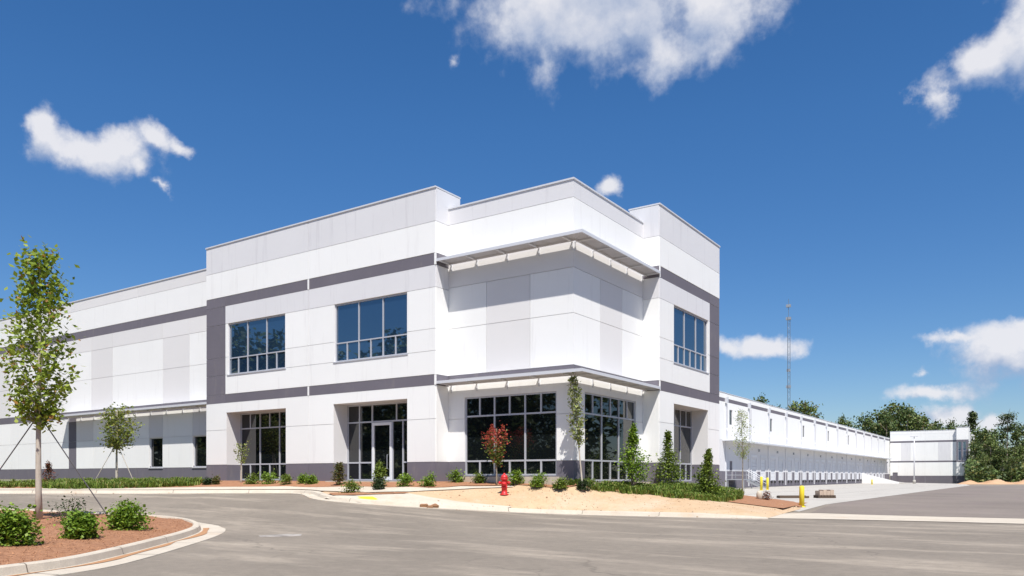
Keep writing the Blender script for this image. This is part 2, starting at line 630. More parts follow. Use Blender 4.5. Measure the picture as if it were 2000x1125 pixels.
def seat(px, py, hf):
    """where the line of sight through a point of the picture meets the ground"""
    ts = np.concatenate([np.arange(6, 80, .1), np.arange(80, 400, .5)])
    k = (px - 1000) / 1517.0
    gap = EYE - (py - HORIZON) / 1517.0 * ts - hf(CAMP[0] + ts * (FW[0] + k * RT[0]), CAMP[1] + ts * (FW[1] + k * RT[1]))
    i = int(np.argmax(gap <= 0)) if (gap <= 0).any() else len(ts) - 1
    t = ts[i]
    if i:
        f = gap[i - 1] / (gap[i - 1] - gap[i] + 1e-12)
        t = ts[i - 1] + (ts[i] - ts[i - 1]) * min(max(f, 0), 1)
    x, y = ray_xy(px, t)
    return x, y, t


# the kerb line that bounds the raised bed in front of the building (left drive, nose, right end)
KERB_PX = [(-330, 965), (-150, 964.5), (0, 964), (100, 964), (200, 964), (300, 964), (400, 963.5), (500, 963), (570, 963), (608, 965),
           (618, 969), (628, 974), (660, 979), (720, 984), (790, 989), (860, 993), (930, 996.5), (1000, 1000), (1100, 1003.5),
           (1200, 1006.5), (1300, 1009), (1400, 1011), (1500, 1012.5)]
KERB = [seat(a, b, h_asphalt)[:2] for a, b in KERB_PX]


def smooth_line(L, it=2):
    for _ in range(it):
        n = [L[0]]
        for a, b in zip(L[:-1], L[1:]):
            n += [(a[0] * .75 + b[0] * .25, a[1] * .75 + b[1] * .25), (a[0] * .25 + b[0] * .75, a[1] * .25 + b[1] * .75)]
        n.append(L[-1])
        L = n
    return L


KERB = smooth_line(KERB, 2)
KERB_END = [(7.3, 8.2), (5.9, 14.0), (3.6, 18.6), (1.0, 21.0), (-4, 22.5), (-16.0, 23)]
BED_POLY = KERB + KERB_END + [(-16.0, 6), (-100, 6)]
KL = np.array(KERB + KERB_END)
BASE_LINE = np.array([(-100, 0.0), (-24.35, 0.0), (-24.35, -.94), (-6.82, -.94), (-6.82, 0), (0, 0), (0, 7.01), (.88, 7.01),
                      (.88, 15.68), (-16, 15.68)])


def seg_dist(x, y, L):
    x = np.asarray(x, float)
    y = np.asarray(y, float)
    best = np.full(x.shape, 1e9)
    for (ax, ay), (bx, by) in zip(L[:-1], L[1:]):
        dx, dy = bx - ax, by - ay
        l2 = dx * dx + dy * dy + 1e-12
        t = np.clip(((x - ax) * dx + (y - ay) * dy) / l2, 0, 1)
        best = np.minimum(best, np.hypot(x - ax - t * dx, y - ay - t * dy))
    return best


def inside(x, y, poly):
    x = np.asarray(x, float)
    y = np.asarray(y, float)
    r = np.zeros(x.shape, bool)
    n = len(poly)
    for i in range(n):
        (x1, y1), (x2, y2) = poly[i], poly[(i + 1) % n]
        if y1 == y2:
            continue
        c = ((y1 > y) != (y2 > y)) & (x < (x2 - x1) * (y - y1) / (y2 - y1) + x1)
        r ^= c
    return r


def h_bed(x, y):
    c = seg_dist(x, y, KL)
    d = seg_dist(x, y, BASE_LINE)
    ha = h_asphalt(x, y)
    top = ha + .02 + .11 * sm(c / .25)
    zb = 1.25 - .045 * np.clip(y, 0, 16)
    q = c / (c + d + 1e-6)
    return top + (np.maximum(zb - top, 0)) * (q * .35 + sm(q) * .65)


def h_all(x, y):
    return np.where(inside(x, y, BED_POLY), h_bed(x, y), h_asphalt(x, y))


def on_bed(px, py, clear=.75):
    x, y, t = seat(px, py, h_all)
    k = (px - 1000) / 1517.0
    dx, dy = FW[0] + k * RT[0], FW[1] + k * RT[1]
    for (ax, ay), (bx, by) in zip(BASE_LINE[:-1], BASE_LINE[1:]):
        det = dx * (by - ay) - dy * (bx - ax)
        if abs(det) < 1e-9:
            continue
        tt = ((ax - CAMP[0]) * (by - ay) - (ay - CAMP[1]) * (bx - ax)) / det
        u = ((ax - CAMP[0]) * dy - (ay - CAMP[1]) * dx) / det
        if 0 <= u <= 1 and tt > 5 and t > tt - clear:
            t = tt - clear
    x, y = ray_xy(px, t)
    return x, y, float(h_all(np.array(x), np.array(y))), t


def sheet(name, poly, hf, off, mat, cell=.5, label=None, jitter=0, kind='structure', uvs=None, smooth=True):
    """a ground sheet with a clean edge, draped on a height function"""
    pts = []
    n = len(poly)
    for i in range(n):
        a, b = poly[i], poly[(i + 1) % n]
        l = math.hypot(b[0] - a[0], b[1] - a[1])
        k = max(1, int(l / cell))
        for j in range(k):
            pts.append((a[0] + (b[0] - a[0]) * j / k, a[1] + (b[1] - a[1]) * j / k))
    ne = len(pts)
    P = np.array(pts)
    gx = np.arange(math.floor(P[:, 0].min() / cell) * cell, P[:, 0].max(), cell)
    gy = np.arange(math.floor(P[:, 1].min() / cell) * cell, P[:, 1].max(), cell)
    X, Y = np.meshgrid(gx, gy)
    X = X.ravel()
    Y = Y.ravel()
    ok = inside(X, Y, pts)
    X, Y = X[ok], Y[ok]
    ok = seg_dist(X, Y, np.vstack([P, P[:1]])) > cell * .3
    X, Y = X[ok], Y[ok]
    vs = [Vector(p) for p in pts] + [Vector(p) for p in zip(X, Y)]
    es = [(i, (i + 1) % ne) for i in range(ne)]
    ov, oe, of, _, _, _ = delaunay_2d_cdt(vs, es, [], 1, 1e-5)
    A = np.array([(v.x, v.y) for v in ov])
    Z = hf(A[:, 0], A[:, 1]) + off
    me = bpy.data.meshes.new(name)
    me.from_pydata([(a, b, c) for (a, b), c in zip(A.tolist(), Z.tolist())], [], of)
    me.update()
    if me.polygons and me.polygons[0].normal.z < 0:
        me.flip_normals()
    me.polygons.foreach_set('use_smooth', [smooth] * len(me.polygons))
    o = link(name, me, mat)
    if kind:
        o['kind'] = kind
    return o


def zero(x, y):
    return np.zeros(np.shape(x))


# wide ground to the horizon, then the paved yard on it
gm_ = MB()
gm_.face([(-3500, -3500, -.25), (3500, -3500, -.25), (3500, 3500, -.25), (-3500, 3500, -.25)])
tag(gm_.build('ground', M['soil']), kind='structure')


def cam_xy(k, t):
    return CAMP[0] + t * FW[0] + k * RT[0], CAMP[1] + t * FW[1] + k * RT[1]


def yard_h(x, y):
    return h_asphalt(x, y)


yard = [(-110, -75), (75, -75), (75, -2), (34.5, 60), (20.2, 118), (14, 158), (-16.0, 158), (-16.0, 24), (-100, 24)]
sheet('asphalt_yard', yard, yard_h, 0, M['asphalt'], 1.6)
sheet('side_road', [(8.5, 5.0), (12.5, 3.9), (17.2, 3.2), (32, 1.0), (60, -4), (74, -2), (34.4, 60), (20.1, 118), (6.75, 118), (7.0, 16)],
      zero, .005, M['asphalt2'], 3.0)
court_poly = [(7.9, 5.5), (6.9, 15), (6.7, 60), (6.6, 125), (3.5, 157), (-16.2, 196), (-16.2, 15.8), (1, 15.8)]
sheet('truck_court', court_poly, zero, .012, M['court'], 3.0)
# saw-cut joints of the court as thin recessed lines
mb = MB()
for i in range(24):
    y_ = 24 + i * 6.1
    mb.box(-16.1, 6.5, y_, y_ + .05, .008, .0165)
for x_ in (-10, -4.2, 1.6):
    mb.box(x_, x_ + .05, 24, 150, .008, .0175)
tag(mb.build('court_joints', material('joint_sealant', (.26, .24, .22), rough=.9)), kind='structure')
# concrete gutter across the mouth of the side road
gut = [seat(a, b, h_asphalt)[:2] for a, b in [(1340, 1009.8), (1400, 1011.2), (1500, 1013), (1600, 1014.5), (1720, 1017), (1850, 1020), (2000, 1024), (2150, 1029)]]
gut2 = [seat(a, b, h_asphalt)[:2] for a, b in [(2150, 1018), (2000, 1014), (1850, 1010.5), (1720, 1007), (1600, 1003), (1500, 1003.5), (1400, 1003.5), (1340, 1003)]]
sheet('concrete_gutter', gut + gut2, yard_h, .016, M['concrete'], .6)

# raised bed ground
sheet('sandy_bed', BED_POLY, h_bed, 0, M['sand'], .55)
# roll kerb and gutter apron along the bed
def offset_line(L, d):
    out = []
    n = len(L)
    for i in range(n):
        a = L[max(i - 1, 0)]
        b = L[min(i + 1, n - 1)]
        dx, dy = b[0] - a[0], b[1] - a[1]
        l = math.hypot(dx, dy)
        out.append((L[i][0] - dy / l * d, L[i][1] + dx / l * d))
    return out


def resample(L, step):
    out = [L[0]]
    for a, b in zip(L[:-1], L[1:]):
        l = math.hypot(b[0] - a[0], b[1] - a[1])
        k = max(1, int(l / step))
        for j in range(1, k + 1):
            out.append((a[0] + (b[0] - a[0]) * j / k, a[1] + (b[1] - a[1]) * j / k))
    return out


def smooth_line(L, it=2):
    for _ in range(it):
        n = [L[0]]
        for a, b in zip(L[:-1], L[1:]):
            n += [(a[0] * .75 + b[0] * .25, a[1] * .75 + b[1] * .25), (a[0] * .25 + b[0] * .75, a[1] * .25 + b[1] * .75)]
        n.append(L[-1])
        L = n
    return L


def strip(name, L, prof, hf, mat, taper=0):
    """extrudes a cross-section (offset to the left, height) along a line on the ground"""
    offs = [offset_line(L, d) for d, _ in prof]
    V, Fc = [], []
    m_ = len(prof)
    for i in range(len(L)):
        z0 = float(hf(np.array(L[i][0]), np.array(L[i][1])))
        for j, (d, z) in enumerate(prof):
            V.append((offs[j][i][0], offs[j][i][1], z0 + (z if not taper or z < .03 else .02 + (z - .02) * min(1, (len(L) - 1 - i) / taper))))
    for i in range(len(L) - 1):
        for j in range(m_ - 1):
            a = i * m_ + j
            Fc.append((a, a + 1, a + m_ + 1, a + m_))
    me = bpy.data.meshes.new(name)
    me.from_pydata(V, [], Fc)
    me.update()
    o = link(name, me, mat)
    o['kind'] = 'structure'
    return o


KS = resample(KERB, .6)
strip('kerb_and_gutter', KS, [(-.45, -.02), (-.45, .012), (0, .02), (.06, .13), (.12, .155), (.3, .155), (.34, .1)], h_asphalt, M['concrete'], taper=7)

M['joint'] = material('dark_joint', (.17, .14, .11), rough=.95)  # plain dark colour of the kerb joint lines
KPROF = [(-.45, .014), (0, .0225), (.06, .1325), (.12, .1575), (.3, .1575)]


def joints(name, L, prof, every, hf):
    acc = every * .4
    V, Fc = [], []
    for a, b in zip(L[:-1], L[1:]):
        l = math.hypot(b[0] - a[0], b[1] - a[1])
        acc += l
        if acc >= every and l > .05:
            acc = 0
            ux, uy = (b[0] - a[0]) / l, (b[1] - a[1]) / l
            z0 = float(hf(np.array(a[0]), np.array(a[1])))
            n0 = len(V)
            for d, z in prof:
                for w in (-.011, .011):
                    V.append((a[0] - uy * d + ux * w, a[1] + ux * d + uy * w, z0 + z + .001))
            for j in range(len(prof) - 1):
                q = n0 + 2 * j
                Fc.append((q, q + 1, q + 3, q + 2))
    me = bpy.data.meshes.new(name)
    me.from_pydata(V, [], Fc)
    me.update()
    link(name, me, M['joint'])['kind'] = 'structure'


joints('kerb_joints', KS[:-8], KPROF, 3.0, h_asphalt)

# pavement in front of the building: left run, then the narrow walk past the entrance
WALK = [(-330, 953.2), (0, 954.8), (200, 955.4), (400, 952.2), (560, 950.8), (680, 951.2), (760, 953.5), (840, 954.5), (900, 951.0), (1000, 950.6), (1003, 952),
        (930, 954.5), (880, 957.5), (800, 961.5), (720, 963.0), (680, 962.2)]
edge = [p for p in offset_line(KERB, .3) if p[0] < -10.6]
walk = [on_bed(a, b)[:2] for a, b in WALK] + edge[::-1]
sheet('sidewalk', walk, h_bed, .035, M['concrete'], .5)
APR = [(632, 975.3), (700, 982), (790, 987), (860, 991), (980, 996), (1000, 990), (900, 981), (840, 972), (800, 964.5), (740, 965.5), (690, 969), (640, 971)]
sheet('kerb_ramp', [on_bed(a, b)[:2] for a, b in APR], h_bed, .02, M['concrete'], .4)
TAC = [(684, 977.5), (722, 981.5), (738, 976), (728, 971), (700, 971)]
sheet('tactile_patch', [on_bed(a, b)[:2] for a, b in TAC], h_bed, .03, M['tactile'], .4)
# mulch beds
SEG1 = [(-330, 952.8), (0, 954.4), (200, 955.0), (400, 951.8), (560, 950.4), (680, 950.6), (760, 953), (840, 953.8), (900, 949.8), (1010, 947.5), (1100, 953),
        (1200, 960), (1300, 968), (1400, 978), (1470, 987), (1530, 994)]
ml = [on_bed(a, b)[:2] for a, b in SEG1]
bed_mulch = ml + [(6.6, 12.5), (4.6, 16.6), (1.8, 19.5), (-1, 20.5), (-1, 16.2), (.85, 15.66), (.85, 7.05), (-.05, 7.05), (-.05, .05), (-6.8, .05), (-6.8, -.9), (-24.3, -.9), (-24.3, .05), (-100, .05)]
sheet('mulch_bed', bed_mulch, h_bed, .03, M['mulch'], .5)
bounce_poly = [(-100, -9), (-52, -8.5), (-36, -7.6), (-25.2, -4.4), (-24.3, -1.2), (-24.3, -.05), (-100, -.05)]  # added sheet: neutral ground colour keeps the mulch's red bounce off the wing wall
sheet('neutral_bounce_sheet', bounce_poly, h_bed, .045, material('neutral_bounce_sheet', (.12, .135, .075), (.19, .17, .11), 2.5, .95, 7, bump=.6), .8)
SEG2 = [(640, 964.2), (690, 963.2), (730, 964.8), (800, 963), (790, 965.5), (700, 968.3), (650, 969)]
sheet('mulch_wedge', [on_bed(a, b)[:2] for a, b in SEG2], h_bed, .045, M['mulch'], .4)

# ------------------------------------------------------------------ left island
IS_PX = [(-420, 1215), (-200, 1170), (-60, 1138), (0, 1128), (137, 1110), (230, 1088), (308, 1067), (376, 1047), (394, 1038), (392, 1030), (370, 1022),
         (310, 1015), (200, 1010), (100, 1005), (0, 1001), (-200, 992), (-420, 984)]
ISL = [seat(a, b, h_asphalt)[:2] for a, b in IS_PX]
ISLS = resample(smooth_line(ISL, 2) + [ISL[0]], .25)
IC = np.array(ISLS)


def h_island(x, y):
    d = seg_dist(x, y, IC)
    return h_asphalt(x, y) + .13 + .11 * sm((d - .2) / 2.2) + .02 * np.sin(np.asarray(x) * 3.1) * np.cos(np.asarray(y) * 2.7)


strip('island_kerb', ISLS, [(-.62, -.012), (-.62, .011), (-.12, .014), (0, .02), (.035, .14), (.07, .16), (.19, .16), (.22, .10)], h_asphalt, M['concrete'])
joints('island_kerb_joints', ISLS, [(-.62, .013), (-.12, .016), (0, .0225), (.035, .1425), (.07, .1625), (.19, .1625)], 2.6, h_asphalt)
sheet('island_mulch', offset_line(ISLS, .205)[::2], h_island, -.005, M['mulch'], .16)
near_i = lambda p: min(range(len(ISLS)), key=lambda i: (ISLS[i][0] - p[0]) ** 2 + (ISLS[i][1] - p[1]) ** 2)
dirt_l = resample(ISLS[near_i(ISL[3]):near_i(ISL[9])], .15)
inn = offset_line(dirt_l, -.05)
outl = [(a[0], a[1]) for a in offset_line(dirt_l, -.30)]
outl = [(p[0] * (1 - w) + q[0] * w, p[1] * (1 - w) + q[1] * w) for p, q, w in
        zip(outl, inn, [.45 + .4 * math.sin(i * .35) * math.sin(i * .11 + 1) for i in range(len(inn))])]
sheet('gutter_dirt', inn + outl[::-1], h_asphalt, .022, material('washed_out_dirt', (.42, .24, .12), (.36, .17, .08), 5, .95, bump=.4), .2)
# loose straw on the island mound
V, Fc = [], []
xs = NR.uniform(IC[:, 0].min(), IC[:, 0].max(), 52000)
ys = NR.uniform(IC[:, 1].min(), IC[:, 1].max(), 52000)
ok = inside(xs, ys, [tuple(p) for p in offset_line(ISLS, .18)])
xs, ys = xs[ok], ys[ok]
zs = h_island(xs, ys)
for x, y, z in zip(xs, ys, zs):
    a = R.uniform(0, math.pi * 2)
    l = R.uniform(.05, .13)
    w = .006
    ca, sa = math.cos(a), math.sin(a)
    n = len(V)
    dz_ = R.uniform(-.01, .03)
    V += [(x - sa * w, y + ca * w, z + .004), (x + sa * w, y - ca * w, z + .004), (x + ca * l, y + sa * l, z + .012 + dz_)]
    Fc.append((n, n + 1, n + 2))
me = bpy.data.meshes.new('pine_straw')
me.from_pydata(V, [], Fc)
tag(link('pine_straw', me, M['straw']), 'loose reddish pine straw scattered over the near kerbed island', 'mulch', kind='stuff')

# worn painted marks on the asphalt
wl = [seat(a, b, h_asphalt)[:2] for a, b in [(505, 1046), (560, 1043), (590, 1043), (588, 1047), (560, 1048), (508, 1049)]]
sheet('worn_paint_mark', wl, yard_h, .005, material('worn_white_paint', (.42, .38, .34), (.20, .18, .16), 3, .9, contrast=.3), .5)

# ------------------------------------------------------------------ building
B = empty('warehouse_building', (0, 0, 0), 'long white two-storey warehouse with dark grey bands, projecting corner blocks and dock wing', 'building')


def P3(side, plane, u, d, z):
    """front point: side L faces -Y (plane is a Y), side R faces +X (plane is an X); d is depth into the wall"""
    return (u, plane + d, z) if side == 'L' else (plane - d, u, z)


def fbox(mb_, side, plane, u0, u1, d0, d1, z0, z1):
    if side == 'L':
        mb_.box(u0, u1, plane + d0, plane + d1, z0, z1)
    else:
        mb_.box(plane - d1, plane - d0, u0, u1, z0, z1)


def slab(mb_, side, plane, u0, u1, z0, z1, d0, d1, holes):
    us = sorted({u0, u1} | {min(max(h_[i], u0), u1) for h_ in holes for i in (0, 1)})
    zs_ = sorted({z0, z1} | {min(max(h_[i], z0), z1) for h_ in holes for i in (2, 3)})
    for ua, ub in zip(us[:-1], us[1:]):
        run = None
        for za, zb in zip(zs_[:-1], zs_[1:]):
            cu, cz = (ua + ub) / 2, (za + zb) / 2
            solid = not any(h_[0] < cu < h_[1] and h_[2] < cz < h_[3] for h_ in holes)
            if solid:
                if run and abs(run[1] - za) < 1e-9:
                    run = (run[0], zb)
                else:
                    if run:
                        fbox(mb_, side, plane, ua, ub, d0, d1, *run)
                    run = (za, zb)
        if run:
            fbox(mb_, side, plane, ua, ub, d0, d1, *run)


def slab_pieces(side, plane, u0, u1, z0, z1, d0, d1, holes):
    """the same, as one mesh per piece left standing between openings that cut the whole row"""
    full = sorted((h_[0], h_[1]) for h_ in holes if h_[2] <= z0 + 1e-6 and h_[3] >= z1 - 1e-6 and h_[1] > u0 and h_[0] < u1)
    spans, a = [], u0
    for p, q in full:
        if p > a + .01:
            spans.append((a, p))
        a = max(a, q)
    if a < u1 - .01:
        spans.append((a, u1))
    out = []
    for p, q in spans:
        m_ = MB()
        slab(m_, side, plane, p, q, z0, z1, d0, d1, holes)
        if m_.f:
            out.append(m_)
    return out


def facade(parent, side, plane, u0, u1, rows, cells, holes, thick, zbase=-.4, trim=0):
    """rows: z breaks; cells: function(u mid, z mid) -> material key; cols per row"""
    top = rows[-1][1]
    bw = MB()
    slab(bw, side, plane, u0, u1 - trim, 2.19, top - .02, .035, thick, holes)
    bw.build('wall', M['palegrey'], parent)
    bw = MB()
    slab(bw, side, plane, u0, u1 - trim, zbase, 2.19, .035, thick, holes)
    bw.build('wall', M['dark'], parent)
    for (z0, z1, cols) in rows:
        for ua, ub in zip(cols[:-1], cols[1:]):
            k = cells((ua + ub) / 2, (z0 + z1) / 2)
            g_ = .011
            fr = 0 if k != 'dark' or z0 < 2 else .012
            for mb_ in slab_pieces(side, plane, ua + (g_ if ua > u0 + .01 else 0), ub - (g_ if ub < u1 - .01 else 0), z0 + g_, z1 - (g_ if z1 < top else 0), fr, .0345, holes):
                mb_.build('wall_panel', M[k], parent)


def coping(parent, segs, z):
    mb_ = MB()
    for (x0, x1, y0, y1) in segs:
        mb_.box(x0, x1, y0, y1, z, z + .07)
    mb_.build('coping', M['coping'], parent)


def window(parent, side, plane, u0, u1, z0, z1, depth, vs, hs, cells, gl, fw=.06, name='window'):
    """frame mesh with one pane object per light. vs: list of (u, z0, z1) mullions, hs: list of (z, u0, u1) rails
    cells: list of (u0,u1,z0,z1) panes"""
    mb_ = MB()
    fd = .07
    e = .002

    def bar(a, b, c, d, dd=0):
        fbox(mb_, side, plane, a, b, depth - .02 + dd, depth + fd, c, d)
    bar(u0, u0 + fw, z0, z1)
    bar(u1 - fw, u1, z0, z1)
    bar(u0 + fw, u1 - fw, z0, z0 + fw)
    bar(u0 + fw, u1 - fw, z1 - fw, z1)
    for (u, a, b) in vs:
        bar(u - fw / 2, u + fw / 2, a, b, .004)
    for (z, a, b) in hs:
        bar(a, b, z - fw / 2, z + fw / 2, .008)
    w = mb_.build(name, M['metal'], parent)
    for (a, b, c, d) in cells:
        pm = MB()
        fbox(pm, side, plane, a, b, depth + .03, depth + .045, c, d)
        pm.build('pane', M[gl], w)
    return w


def upper_window(side, plane, u0, u1, z0=7.37, z1=10.31, rail=8.32, parent=None):
    n = 3
    w = (u1 - u0) / n
    vs = [(u0 + w * i, z0 + .05, z1 - .05) for i in range(1, n)] + [(u0 + w * (i + .5), z0 + .05, rail) for i in range(n)]
    hs = [(rail, u0 + .05, u1 - .05)]
    cells = [(u0 + w * i, u0 + w * (i + 1), rail, z1) for i in range(n)] + \
            [(u0 + w * i / 2, u0 + w * (i + 1) / 2, z0, rail) for i in range(2 * n)]
    return window(parent or B, side, plane, u0, u1, z0, z1, .10, vs, hs, cells, 'glass')


MAIN_T = 14.93


def rows_block(ca, cb):
    """ca: columns for most rows"""
    return [(-.4, 2.19, cb), (2.19, 4.2, cb), (4.2, 5.76, cb), (5.76, 6.26, ca), (6.26, 7.37, ca), (7.37, 8.4, ca), (8.4, 10.32, ca), (10.32, 11.35, ca),
            (11.35, 11.91, ca), (11.91, 13.38, cb), (13.38, MAIN_T, cb)]


# projecting block on the entrance front
def cellL(u, z):
    if z < 2.19 or 5.76 < z < 6.26 or 11.35 < z < 11.91:
        return 'dark'
    if 5.76 < z < 11.91 and u < -22.54:
        return 'dark'
    if z > 13.38 or 10.32 < z < 11.35:
        return 'grey'
    return 'white'


HL = [(-22.3, -17.33, 7.37, 10.32), (-13.53, -8.57, 7.37, 10.32), (-22.45, -17.28, 1.3, 5.2), (-13.6, -8.56, 1.3, 5.22)]
facade(B, 'L', -.94, -24.35, -6.82, rows_block([-24.35, -22.54, -15.49, -6.82], [-24.35, -15.49, -6.82]), cellL, HL, .96)
mb = MB()
mb.box(-24.35, -6.82, .03, .88, 12.9, MAIN_T - .03)
mb.box(-24.35, -23.9, -.9, .03, 13.0, MAIN_T - .03)
mb.build('parapet', M['grey'], B)
coping(B, [(-24.39, -6.78, -.98, -.6), (-7.2, -6.78, -.6, .92), (-24.39, -24.0, -.6, .92), (-24.0, -7.2, .55, .92)], MAIN_T)
# return faces of the notch
for (z0, z1, k) in [(-.4, 2.19, 'dark'), (2.19, 5.76, 'white'), (5.76, 6.26, 'dark'), (6.26, 10.32, 'white'), (10.32, 11.35, 'grey'), (11.35, 11.91, 'dark'),
                    (11.91, 13.38, 'white'), (13.38, MAIN_T - .01, 'grey')]:
    mb = MB()
    ye = .0 if z0 < 13.3 else .88
    mb.box(-6.83, -6.79, -.905, ye, z0 + .011, z1 - .011)
    mb.build('wall_panel', M[k], B)
    mb = MB()
    xe = .0 if z0 < 13.3 else -.73
    mb.box(xe, .845, 6.98, 7.02, z0 + .011, z1 - .011)
    mb.build('wall_panel', M[k], B)


# projecting block on the dock side
def cellR(u, z):
    if z < 2.19 or 5.76 < z < 6.26 or 11.35 < z < 11.91:
        return 'dark'
    if 5.76 < z < 11.91 and u > 14.06:
        return 'dark'
    if z > 13.38 or 10.32 < z < 11.35:
        return 'grey'
    return 'white'


HR = [(8.82, 13.8, 7.37, 10.32), (8.82, 13.8, 1.25, 5.25)]
facade(B, 'R', .88, 7.01, 15.68, rows_block([7.01, 14.06, 15.68], [7.01, 15.68]), cellR, HR, .96)
mb = MB()
mb.box(-.75, -.1, 7.05, 15.64, 12.9, MAIN_T - .03)
mb.build('parapet', M['grey'], B)
coping(B, [(.5, .92, 6.97, 15.72), (-.79, .5, 6.97, 7.4), (-.79, .5, 15.3, 15.72), (-.79, -.4, 7.4, 15.3)], MAIN_T)

# recessed corner
def rows_corner(ca, cb):
    return [(-.4, 2.19, cb), (2.19, 4.2, cb), (4.2, 6.1, cb), (6.1, 6.27, cb), (6.27, 8.48, ca), (8.48, 10.42, ca), (10.42, 13.40, cb), (13.40, 14.15, cb)]


def cellCL(u, z):
    if z < 2.19 or 6.1 < z < 6.27:
        return 'dark'
    if z > 13.4:
        return 'grey'
    if 6.27 < z < 10.42 and -4.57 < u < -2.2:
        return 'palegrey'
    if 10.42 < z < 11.5:
        return 'palegrey'
    return 'white'


def cellCR(u, z):
    if z < 2.19 or 6.1 < z < 6.27:
        return 'dark'
    if z > 13.4:
        return 'grey'
    if 6.27 < z < 10.42 and 2.42 < u < 4.65:
        return 'palegrey'
    if 10.42 < z < 11.5:
        return 'palegrey'
    return 'white'


rc = lambda ca, cb: [(-.4, 2.19, cb), (2.19, 4.2, cb), (4.2, 6.1, cb), (6.1, 6.27, cb), (6.27, 8.48, ca), (8.48, 10.42, ca), (10.42, 11.62, cb), (11.62, 13.40, cb), (13.40, 14.15, cb)]
facade(B, 'L', 0, -6.79, 0, rc([-6.79, -4.57, -2.2, 0], [-6.79, 0]), cellCL, [(-5.84, -.84, 1.55, 5.2)], .32, trim=.34)
facade(B, 'R', 0, .0346, 6.98, rc([.0346, 2.42, 4.65, 6.98], [.0346, 6.98]), cellCR, [(.99, 6.18, 1.3, 5.2)], .32)
coping(B, [(-6.78, .04, -.04, .3), (-.3, .04, .3, 6.98)], 14.15)


# left wing
def cellW(u, z):
    if z < 2.19 or 5.7 < z < 6.2 or 11.38 < z < 11.93:
        return 'dark'
    if z < 5.7:
        if -42.33 < u < -41.24:
            return 'dark'
        if (-31.93 < u < -30.35 or -27.14 < u < -25.67) and z > 4.03:
            return 'grey'
        if -41.24 < u < -38.9 and 4.03 < z:
            return 'palegrey'
        return 'white'
    if 10.4 < z < 11.38 or z > 13.4:
        return 'palegrey'
    if 6.2 < z < 10.4 and (-30.35 < u < -27.46 or -39.18 < u < -36.36 or -55.2 < u < -51.5):
        return 'palegrey'
    return 'white'


WL = [-80, -69, -60.5, -55.2, -51.5, -45.5, -39.18, -36.36, -30.35, -27.46, -24.35]
WB = [-80, -69, -60.5, -51.5, -42.33, -41.24, -38.9, -31.93, -30.35, -27.14, -25.67, -24.35]
WC = [-80, -69, -60.5, -51.5, -42.33, -33.3, -24.35]
rows_w = [(-.4, 2.07, WC), (2.07, 4.03, WB), (4.03, 5.7, WB), (5.7, 6.2, WC), (6.2, 8.4, WL), (8.4, 10.4, WL), (10.4, 11.38, WL), (11.38, 11.93, WC),
          (11.93, 13.45, WC), (13.45, 14.15, WC)]
HW = [(-31.9, -30.38, 2.1, 4.02), (-27.11, -25.7, 2.1, 4.02)]
facade(B, 'L', 0, -80, -24.35, rows_w, cellW, HW, .32)
coping(B, [(-80, -24.4, -.04, .3)], 14.15)
for (a, b, c, d) in HW:
    window(B, 'L', 0, a, b, c, d, .12, [], [], [(a, b, c, d)], 'glassdark', .05)
    mb = MB()
    mb.box(a - .05, b + .05, -.05, .02, c - .07, c - .012)
    mb.build('sill', M['metal'], B)

# upper windows
upper_window('L', -.94, -22.3, -17.33)
upper_window('L', -.94, -13.53, -8.57)
upper_window('R', .88, 8.82, 13.8)
# lit window casings
for (s_, pl, a, b) in (('L', -.94, -22.3, -17.33), ('L', -.94, -13.53, -8.57), ('R', .88, 8.82, 13.8)):
    mb = MB()
    fbox(mb, s_, pl, a - .06, b + .06, -.03, .06, 7.31, 7.366)
    mb.build('sill', M['metal'], B)


def store(side, plane, u0, u1, z0, z1, depth, top, low, nbig, door=None, split=None):
    """storefront: nbig bays, transom row split in two, bottom row split in two"""
    us = split or [u0 + (u1 - u0) * i / nbig for i in range(nbig + 1)]
    vs, cells, hs = [], [], []
    for i in range(len(us) - 1):
        a, b = us[i], us[i + 1]
        m_ = (a + b) / 2
        if i:
            vs.append((a, z0 + .05, z1 - .05))
        vs.append((m_, top, z1 - .05))
        vs.append((m_, z0 + .05, low))
        cells += [(a, m_, top, z1), (m_, b, top, z1), (a, b, low, top), (a, m_, z0, low), (m_, b, z0, low)]
    hs = [(top, u0 + .05, u1 - .05), (low, u0 + .05, u1 - .05)]
    return window(B, side, plane, u0, u1, z0, z1, depth, vs, hs, cells, 'glassdark', .075, 'storefront_window')


# ground floor: left deep bay, entrance bay, corner bays, right deep bay
store('L', -.94, -22.45, -17.28, 1.3, 5.2, .99, 4.3, 2.22, 3, split=[-22.45, -20.7, -19.0, -17.28])
store('L', 0, -5.84, -.84, 1.55, 5.2, .08, 4.3, 2.22, 3)
store('R', 0, .99, 6.18, 1.3, 5.2, .08, 4.28, 2.22, 3)
store('R', .88, 8.82, 13.8, 1.25, 5.25, .99, 4.3, 2.22, 3)
